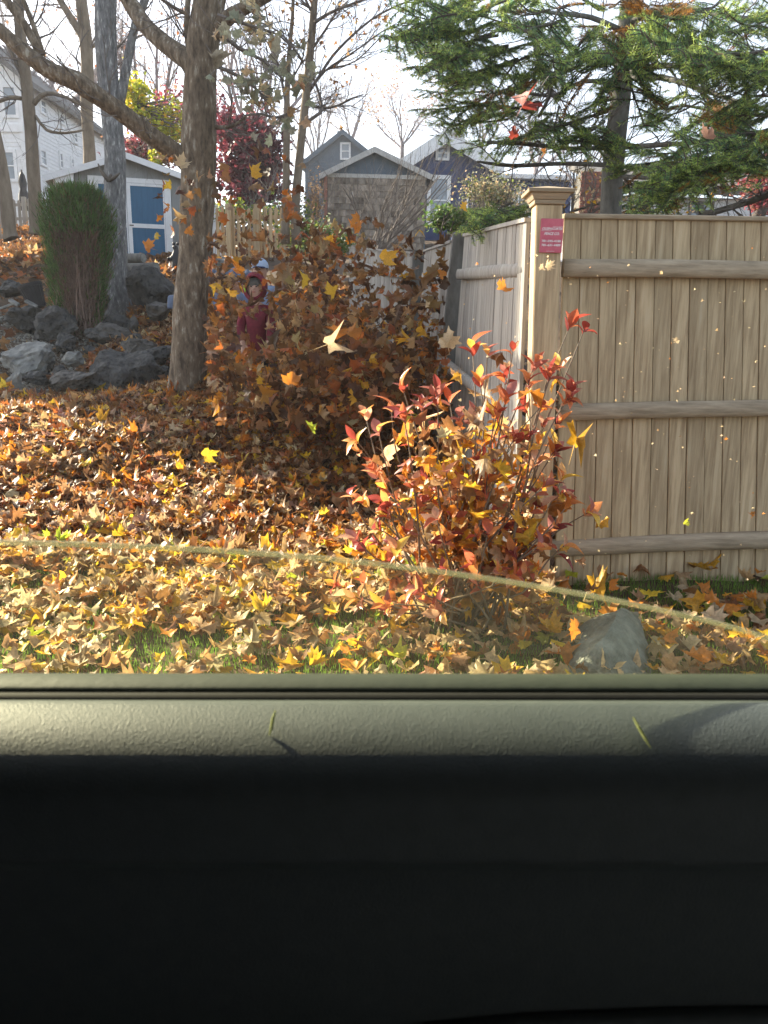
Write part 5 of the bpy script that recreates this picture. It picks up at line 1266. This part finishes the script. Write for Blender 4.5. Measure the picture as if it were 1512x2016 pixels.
        inn = [hc + Vector((math.sin(a) * r(15), -math.cos(a) * r(15), r(5))) for a in np.linspace(-1.3, 1.3, n)]
        g.add(pts + inn, [(i_, i_ + 1, n + i_ + 1, n + i_) for i_ in range(n - 1)]); o = part('cap_brim', g, M_navy, root); o.modifiers.new('s', 'SOLIDIFY').thickness = .006
        g = G(); g.box(tuple(hc + Vector((-r(13), -r(14.5), r(7)))), tuple(hc + Vector((-r(8), -r(11.5), r(13))))); part('cap_badge', g, M_brick, root)
        g = G(); blob(g, hc + Vector((0, r(4), r(2))), (r(15.6), r(14), r(12)), 3, None, .15); part('hair', g, M_eye, root, True)
    return root
child((503, 582, 0), 7.0, 'child in a maroon hooded jacket with the hood up among flying leaves', True)
child((513, 545, 0), 7.75, 'child in a pale blue cap and blue jacket behind the hooded child', False)

# ================================================================ FLYING AND HANGING LEAVES
def leafmesh(seed, lod=0):
    r_ = np.random.default_rng(seed); V, T = (LV0, LT0) if lod == 0 else (LV1, LT1); V = V.copy()
    a, b, c, f_ = r_.normal(0, .7), r_.normal(0, .7), r_.normal(0, .5), abs(r_.normal(0, .5)); x, y = V[:, 0], V[:, 1]
    V[:, 2] = a * x * x + b * y * y + c * x * y + f_ * np.abs(x) + r_.normal(0, .03, len(x)); V[:, 0] *= r_.uniform(.6, 1.1); V[:, :2] *= r_.uniform(.7, 1.12, (len(V), 1)); k = r_.uniform(.8, 4.2) * r_.choice((-1, 1)); q = V[:, 0] * .8 + V[:, 1] * .6 * r_.choice((-1, 1)); V[:, 2] += (1 - np.cos(np.clip(k * q, -2.6, 2.6))) / k
    return fastmesh('maple_leaf', V, T, None, M_leafO)
LM = [leafmesh(s_) for s_ in range(24)]
LFLAT = leafmesh(99); 
def fly(px, py, d, size, c, label, group=None, rot=None, me=None, name='maple_leaf'):
    o = link(name, me or random.choice(LM), None, P(px, py, d), label, 'leaf', group, col=c)
    o.rotation_euler = rot or (random.uniform(0, 6.3), random.uniform(0, 6.3), random.uniform(0, 6.3)); o.scale = (size,) * 3; return o
random.seed(33)
GR = 'maple leaves whirling in the air before the side fence'
FC = dict(dark='dark brown maple leaf whirling in the thick cloud over the pile', brown='brown maple leaf whirling in the thick cloud over the pile', tan='tan maple leaf whirling in the thick cloud over the pile', rust='rusty red maple leaf whirling in the thick cloud over the pile', orange='orange maple leaf whirling in the thick cloud over the pile', gold='golden maple leaf whirling in the thick cloud over the pile', yellow='yellow maple leaf whirling in the thick cloud over the pile')
wts = [5, 7, 4, 3, 2.2, 1, .7]
def cloudpt():
    while True:
        x = random.uniform(408, 886) if random.random() < .55 else random.gauss(660, 130)
        yt = 500 + 45 * noise.noise(Vector((x * .013, 3, 0))) - 45 * math.exp(-((x - 640) / 110) ** 2) + 14 * math.exp(-((x - 860) / 40) ** 2)
        y = yt + (835 - yt) * random.random() ** .66 if random.random() < .92 else random.uniform(430, 560)
        if x < 405 or x > 885: continue
        if y < 470 and (x < 520 or x > 860 or random.random() < .35): continue
        if 468 < x < 545 and 510 < y < 690 and random.random() < .85: continue
        if x > 660 and y < 600 and random.random() < .55: continue
        if x < 470 and y < 600 and random.random() < .45: continue
        return x, y
CN = dict(dark='dark brown', brown='brown', tan='tan', rust='rusty red', orange='orange', gold='golden', yellow='yellow')
def where(x, y, k):
    if y < 445: w_ = 'across the wide trunk high above the tarp' if x < 425 else 'before the tall picket fence and red maple' if x < 555 else 'before the twin stems'
    elif x < 470: w_ = 'in front of the crumpled blue tarp' if y < 640 else 'low beside the foot of the wide trunk'
    elif x < 560: w_ = 'around the cap and hood of the children' if y < 560 else 'before the hooded child' if y < 690 else 'just below the hooded child'
    elif x < 660: w_ = 'in the top of the cloud under the twin stems' if y < 540 else 'in the middle of the cloud right of the hooded child' if y < 670 else 'close over the dark leaf pile under the cloud'
    elif x < 770: w_ = 'before the farthest grey fence run' if y < 560 else 'in the thick right middle of the cloud' if y < 670 else 'low in the cloud just above the bush tips'
    else: w_ = 'before the second grey fence run' if y < 600 else 'left of the leaning grey post' if y < 700 else 'in the cloud directly behind the burgundy bush'
    return CN[k] + ' maple leaf ' + w_
cand = []
for i in range(2700):
    x, y = cloudpt(); d = random.uniform(5.0 + max(0, 650 - y) * .004, max(5.6, 9.0 - max(0, y - 650) * .014)) if x > 560 else random.choice((random.uniform(5.2, 6.8), random.uniform(5.6, 8.5)))
    if x > 780: d = min(d, 6.6)
    s_ = random.uniform(.05, .115); cand.append((s_ / d, x, y, d, s_))
for i in range(60): x = random.uniform(300, 600); y = random.uniform(290, 470); d = random.uniform(5.0, 7.0); cand.append((.02, x, y, d, random.uniform(.05, .085)))
cand.sort(key=lambda q: -q[0])
for (_, x, y, d, s_) in cand[:290]:
    k = random.choices(list(FC), wts)[0]; c = [v * random.uniform(.8, 1.2) for v in PAL[k]]; fly(x, y, d, s_, c, where(x, y, k), GR)
rest = cand[290:]
pos = np.array([tuple(P(q[1], q[2], q[3])) for q in rest]); sz = np.array([q[4] for q in rest])
leafcloud('flying_leaves', pos, sz, colmix(len(rest), dict(dark=7, brown=7, tan=3, rust=2.4, orange=1.2, gold=.6, pale=.5)), 1.8, 0, .9, kind='stuff')
# single leaves one can point at
for (x, y, d, s_, k, rt, lb) in (
    (881, 672, 4.6, .12, 'pale', (1.5, .1, 2.9), 'large pale cream maple leaf falling just left of the corner post'),
    (660, 672, 4.6, .15, 'pale', (.9, 1.2, .3), 'long curled brilliant white gold leaf hanging in mid air'),
    (665, 652, 4.8, .10, 'orange', (1.2, .3, .8), 'orange leaf touching the top of the curled white gold leaf'),
    (761, 508, 5.2, .12, 'gold', (1.4, 1.0, .1), 'bright white and gold leaf high in front of the grey side fence'),
    (573, 748, 4.8, .10, 'orange', (1.2, 0, .2), 'orange star shaped leaf falling over the shaded pile'),
    (611, 844, 4.6, .085, 'lime', (.9, .2, 1.2), 'vivid yellow green leaf over the dark leaf pile'),
    (409, 895, 4.6, .10, 'yellow', (1.3, 1.2, .2), 'glowing yellow leaf blade falling over the left leaf bank'),
    (1012, 262, 3.6, .06, 'ruby', (1.4, .1, 2.8), 'dark red maple leaf hanging before the fir on a thin twig'),
    (1028, 203, 3.7, .085, 'ruby', (1.2, .5, 1.0), 'larger ragged red leaf above the dark red hanging leaf'),
    (1070, 300, 4.0, .05, 'orange', (1.4, .6, 1.2), 'small round orange leaf before the lower fir limbs'),
    (1390, 270, 4.0, .09, 'pink', (.7, .3, 1.6), 'pale brown leaf resting on a fir limb at the right'),
    (1070, 526, 3.1, .035, 'pale', (1.2, .4, .6), 'small white leaf scrap falling before the corner post'),
    (1078, 524, 3.3, .05, 'pale', (1.3, .9, .2), 'pale leaf scrap beside the knot of the corner post'),
    (988, 566, 3.6, .075, 'orange', (1.0, .5, .3), 'orange leaf with a white glint falling before the side fence'),
    (1332, 670, 3.2, .03, 'pale', (1.2, .3, .1), 'tiny cream leaf piece in the middle of the tan fence'),
    (1350, 1028, 3.1, .035, 'acid', (1.3, .2, .3), 'tiny bright green leaf piece low before the tan fence'),
    (1481, 1014, 3.1, .035, 'orange', (1.2, .6, .3), 'tiny orange leaf piece low before the tan fence'),
    (1107, 980, 3.1, .04, 'gold', (1.2, .6, .3), 'small translucent gold leaf right of the bush above the rail'),
    (1200, 1152, 3.2, .055, 'orange', (1.3, .7, .3), 'orange leaf blade standing below the bottom fence rail'),
    (870, 540, 5.6, .07, 'orange', (1.3, .7, 2.3), 'orange leaf drifting near the leaning grey post'),
    (705, 427, 6.0, .11, 'orange', (1.35, .2, .5), 'orange maple leaf floating across the shingled garage wall'),
    (914, 408, 5.2, .075, 'gold', (1.2, .8, .5), 'gold leaf floating before the white porch railing'),
    (313, 428, 6.4, .07, 'orange', (1.2, 1.1, .5), 'small orange leaf falling in front of the blue door'),
    (288, 486, 6.2, .10, 'orange', (1.1, 1.1, 2.5), 'orange brown leaf falling across the lower blue door panel'),
    (326, 365, 6.4, .06, 'rust', (.3, .3, .5), 'rust coloured leaf edge at the top of the blue door'),
    (330, 407, 6.4, .085, 'orange', (1.2, 1.2, 1.5), 'curved orange leaf beside the white door frame'),
    (356, 325, 6.6, .12, 'pale', (1.2, .2, .5), 'pale cream leaf over the fork of the wide trunk'),
    (372, 456, 6.8, .09, 'orange', (1.4, .2, .5), 'orange leaf in front of the wide trunk'),
    (1040, 1238, 2.4, .10, 'orange', (.4, .3, .5), 'unused'),
    (497, 342, 6.2, .11, 'gold', (1.2, .6, .5), 'gold leaf high between the wide trunk and the red maple'),
    (548, 352, 6.2, .09, 'rust', (1.2, .6, 1.5), 'rust red leaf close beside the twin stems'),
    (1130, 1238, 2.35, .075, 'orange', (1.1, 1.1, .4), 'large blurred orange leaf just beyond the window glass')):
    if lb == 'unused': continue
    fly(x, y, d, s_, PAL[k], lb, None, rt)
p = np.array([tuple(P(random.uniform(405, 480), random.uniform(555, 650), random.uniform(7.9, 8.5))) for _ in range(120)])
leafcloud('leaves_on_tarp', p, rng.uniform(.07, .13, 120), colmix(120, dict(tan=3, brown=5, orange=2, gold=1, pale=1)), 1.4, 0, .7, kind='stuff')
# one twig carrying the red leaves
g = G(); g.tube([P(1005, 195, 3.65), P(1030, 190, 3.68), P(1066, 170, 3.9), P(1080, 150, 4.1)], .0018, 4); solo('leaf_twig', g, M_twig, 'thin twig holding the red leaves before the fir', 'twig')
# pale old leaves still hanging on the wide tree's right side
random.seed(9); pos = []
for i in range(95):
    c_ = random.choice(((500, 165), (545, 120), (520, 55), (560, 230), (470, 160), (455, 80), (580, 150), (500, 25), (545, 200))); pos.append(tuple(P(random.gauss(c_[0], 24), random.gauss(c_[1], 24), random.uniform(6.3, 7.2))))
pos = np.array(pos); leafcloud('hanging_leaves', pos, rng.uniform(.07, .13, len(pos)), colmix(len(pos), dict(sage=5, pale=1.2, tan=1)), 1.6, 0, .7, kind='stuff')
g = G()
for p_ in pos[::2]:
    p_ = Vector(p_); q_ = p_ + Vector((random.uniform(-.3, 0), random.uniform(-.1, .2), random.uniform(.05, .3))); g.tube([p_, p_.lerp(q_, .5) + rv() * .02, q_], [.002, .003, .004], 3)
for L__ in ([(430, 60, 5), (470, 95, 4), (520, 120, 3), (560, 160, 2)], [(425, 130, 4), (470, 150, 3.4), (510, 180, 2.6), (545, 225, 1.6)], [(428, 30, 4), (490, 50, 3), (550, 70, 2), (590, 110, 1)]):
    l_ = pxlimb([(x, y, 7.0, r) for x, y, r in L__], .08); g.tube([q for q, _ in l_], [r for _, r in l_], 5); twigs_on(g, l_, 8, .35, .005, 2, -.02)
link('hanging_twigs', g.mesh('hanging_twigs', M_twig), kind='stuff')
# chaff
n = 180; px = rng.uniform(900, 1510, n); py = rng.uniform(470, 1200, n); dd = rng.uniform(1.9, 3.6, n)
pos = np.array([tuple(P(px[i], py[i], dd[i])) for i in range(n)]); leafcloud('flying_chaff', pos, rng.uniform(.003, .011, n), colmix(n, dict(pale=6, tan=1, orange=.6)) * 1.25, 1.5, 1, .5, kind='stuff')

# ================================================================ THE CAR AROUND THE CAMERA
random.seed(3)
croot = thing('car', (0, .5, 0), 'dark car door and half lowered side window seen from inside', 'car')
def xprof(name, prof, m, x0=-.95, x1=1.05, n=60, close=False, smooth=True, bow=0):
    """profile of (pixel y at x=756, depth) swept sideways"""
    g = G(); pr = [P(756, py, d) for py, d in prof]
    for i in range(n + 1):
        x = x0 + (x1 - x0) * i / n
        for q in pr: g.v.append((x, q.y + bow * x * x, q.z + ROLLZ * x))
    k = len(pr)
    for i in range(n):
        for j in range(k - 1 + (1 if close else 0)): j2 = (j + 1) % k; g.f.append((i * k + j, i * k + j2, (i + 1) * k + j2, (i + 1) * k + j))
    if close: g.f.append(tuple(range(k))); g.f.append(tuple(n * k + j for j in reversed(range(k))))
    return part(name, g, m, croot, smooth)
ROLLZ = .018
def Tn(py): return math.tan(math.atan((py - 1008) / F) + R_(13.5))
dp = [(1381, .560), (1379, .552), (1384, .540)]; d_ = .540; h_ = d_ * Tn(1384)
for py in range(1390, 1650, 6):                      # rounded shoulder: flat at the window, upright below
    al = math.tan(R_(6 + 36 * min(1, (py - 1384) / 104) if py < 1488 else min(86, 42 + (py - 1488) * .42)))
    dn = (h_ + d_ * al) / (Tn(py) + al); d_ = dn; h_ = dn * Tn(py); dp.append((py, dn))
xprof('door_panel', dp + [(1690, d_ - .001), (1700, d_), (1706, d_ + .005), (1718, d_ + .010), (1800, d_ + .013), (1960, d_ + .014), (2100, d_ + .015), (2600, d_ + .018)], M_trimt)
xprof('window_seal', [(1363, .572), (1352, .576), (1335, .588), (1326, .602), (1327, .612), (1340, .618), (1400, .62), (1420, .60), (1400, .585)], M_seal, close=True)
xprof('seal_gap', [(1368, .566), (1364, .571), (1400, .59), (1420, .565), (1386, .561)], M_gap, close=True)
# armrest end at the very bottom right
g = G(); pts = [P(x, y + 22, d_ + .011) for x, y in ((700, 2035), (850, 2008), (1050, 1992), (1300, 1984), (1600, 1978), (2000, 1980))]
log_ = []
g.tube(pts, [.004, .006, .007, .008, .008, .008], 10); part('armrest', g, M_trimt, croot, True)
# glass: solid pane with curved top edge
ed = [(-900, 1082), (-400, 1066), (0, 1066), (200, 1071), (400, 1080), (600, 1094), (800, 1115), (1000, 1143), (1200, 1178), (1400, 1222), (1512, 1254), (1700, 1320), (1800, 1370)]
DG = .606; top = [Vector((P(x, y, DG).x, DG, P(x, y, DG).z)) for x, y in ed]; zb = P(756, 1420, DG).z
top = [q for q, _ in spline([(t_, 1) for t_ in top], .02)]; top = [t_ for t_ in top if t_.z > zb + .004]
g = G(); n = len(top)
g.v = [(t_.x, DG, t_.z) for t_ in top] + [(t_.x, DG, zb) for t_ in top]; g.f = [(i, i + 1, n + i + 1, n + i) for i in range(n - 1)]
wg = part('window_glass', g, M_pane, croot)
g = G(); g.tube([t_ + Vector((0, .0, -.001)) for t_ in top], .00245, 8); part('glass_edge', g, M_paneedge, wg, True)
# cabin shell that keeps the inside dark
def cab(name, lo, hi, m=M_liner): g = G(); g.box(lo, hi); return part(name, g, m, croot)
cab('roof_lining', (-1.2, -1.5, 1.66), (1.4, .62, 1.70)); cab('door_header', (-1.2, .56, 1.60), (1.4, .64, 1.659)); cab('front_pillar', (-1.2, .50, 1.0), (-1.08, .62, 1.599)); cab('rear_pillar', (1.0, .50, 1.0), (1.12, .62, 1.599))
cab('floor_pan', (-1.2, -1.5, .2), (1.4, .62, .25)); cab('far_door', (-1.2, -1.5, .251), (1.4, -1.42, 1.659)); cab('dashboard', (-1.2, -1.419, .251), (-1.12, .499, 1.659)); cab('seat_back', (1.28, -1.419, .251), (1.4, .62, 1.659))
cab('outer_skin', (-1.2, .622, .26), (1.4, .65, P(756, 1410, .63).z), M_bucket)
cab('rear_quarter', (1.121, .50, .26), (1.279, .62, 1.599))
cab('seat_cushion', (-.6, -1.2, .251), (1.2, .3, .62))
# bits of leaf on the sill and trim
def bit(px, py, d, pts, m, label):
    c_ = P(px, py, d); k = MP(px, py, d); g = G(); g.tube([c_ + Vector((a_ * k, q * k * .6, b_ * k)) for a_, b_, q in pts], [1.5 * k, 3.2 * k, 3 * k, 1 * k][:len(pts)] if len(pts) == 4 else 2.6 * k, 5); return solo('leaf_scrap', g, m, label, 'leaf scrap')
M_scrap = pm('scrap_green', (.30, .34, .10), (.42, .46, .16), 80, .7, .1)
bit(537, 1424, .512, ((4, 20, 26), (0, 8, 8), (-2, -6, -6), (-5, -20, -18)), M_scrap, 'small curved green scrap on the left half of the door trim')
bit(1264, 1443, .502, ((-14, 24, 30), (-5, 9, 10), (6, -9, -8), (16, -26, -20)), M_scrap, 'straight green stem scrap on the right half of the door trim')
for (x, y, lb) in ((120, 1339, 'pale scrap on the window seal nearest its left end'), (447, 1337, 'round pale scrap on the window seal left of the middle'), (1271, 1350, 'green crumpled scrap on the window seal right of the granite'), (1345, 1356, 'thin green scrap on the window seal between two others'), (1468, 1339, 'yellow green scrap on the window seal nearest its right end'), (778, 1348, 'tiny pale scrap on the window seal at the middle')):
    bit(x, y, .592, [(random.uniform(-12, 12), random.uniform(-3, 3), random.uniform(-6, 6)) for _ in range(4)], M_scrap, lb)

# ================================================================ HAZE, added to lift the darks in place of lens glare
g = G(); g.box((-95, -8, -1.0), (95, 150, 40))
M_haze = bpy.data.materials.new('glare_haze'); M_haze.use_nodes = True
nt = M_haze.node_tree; nt.nodes.remove(nt.nodes['Principled BSDF']); vol = nt.nodes.new('ShaderNodeVolumePrincipled')
vol.inputs['Color'].default_value = (.92, .94, 1, 1); vol.inputs['Density'].default_value = .0012; vol.inputs['Anisotropy'].default_value = .35
nt.links.new(vol.outputs[0], nt.nodes['Material Output'].inputs['Volume'])
link('glare_haze', g.mesh('glare_haze', M_haze), kind='stuff')
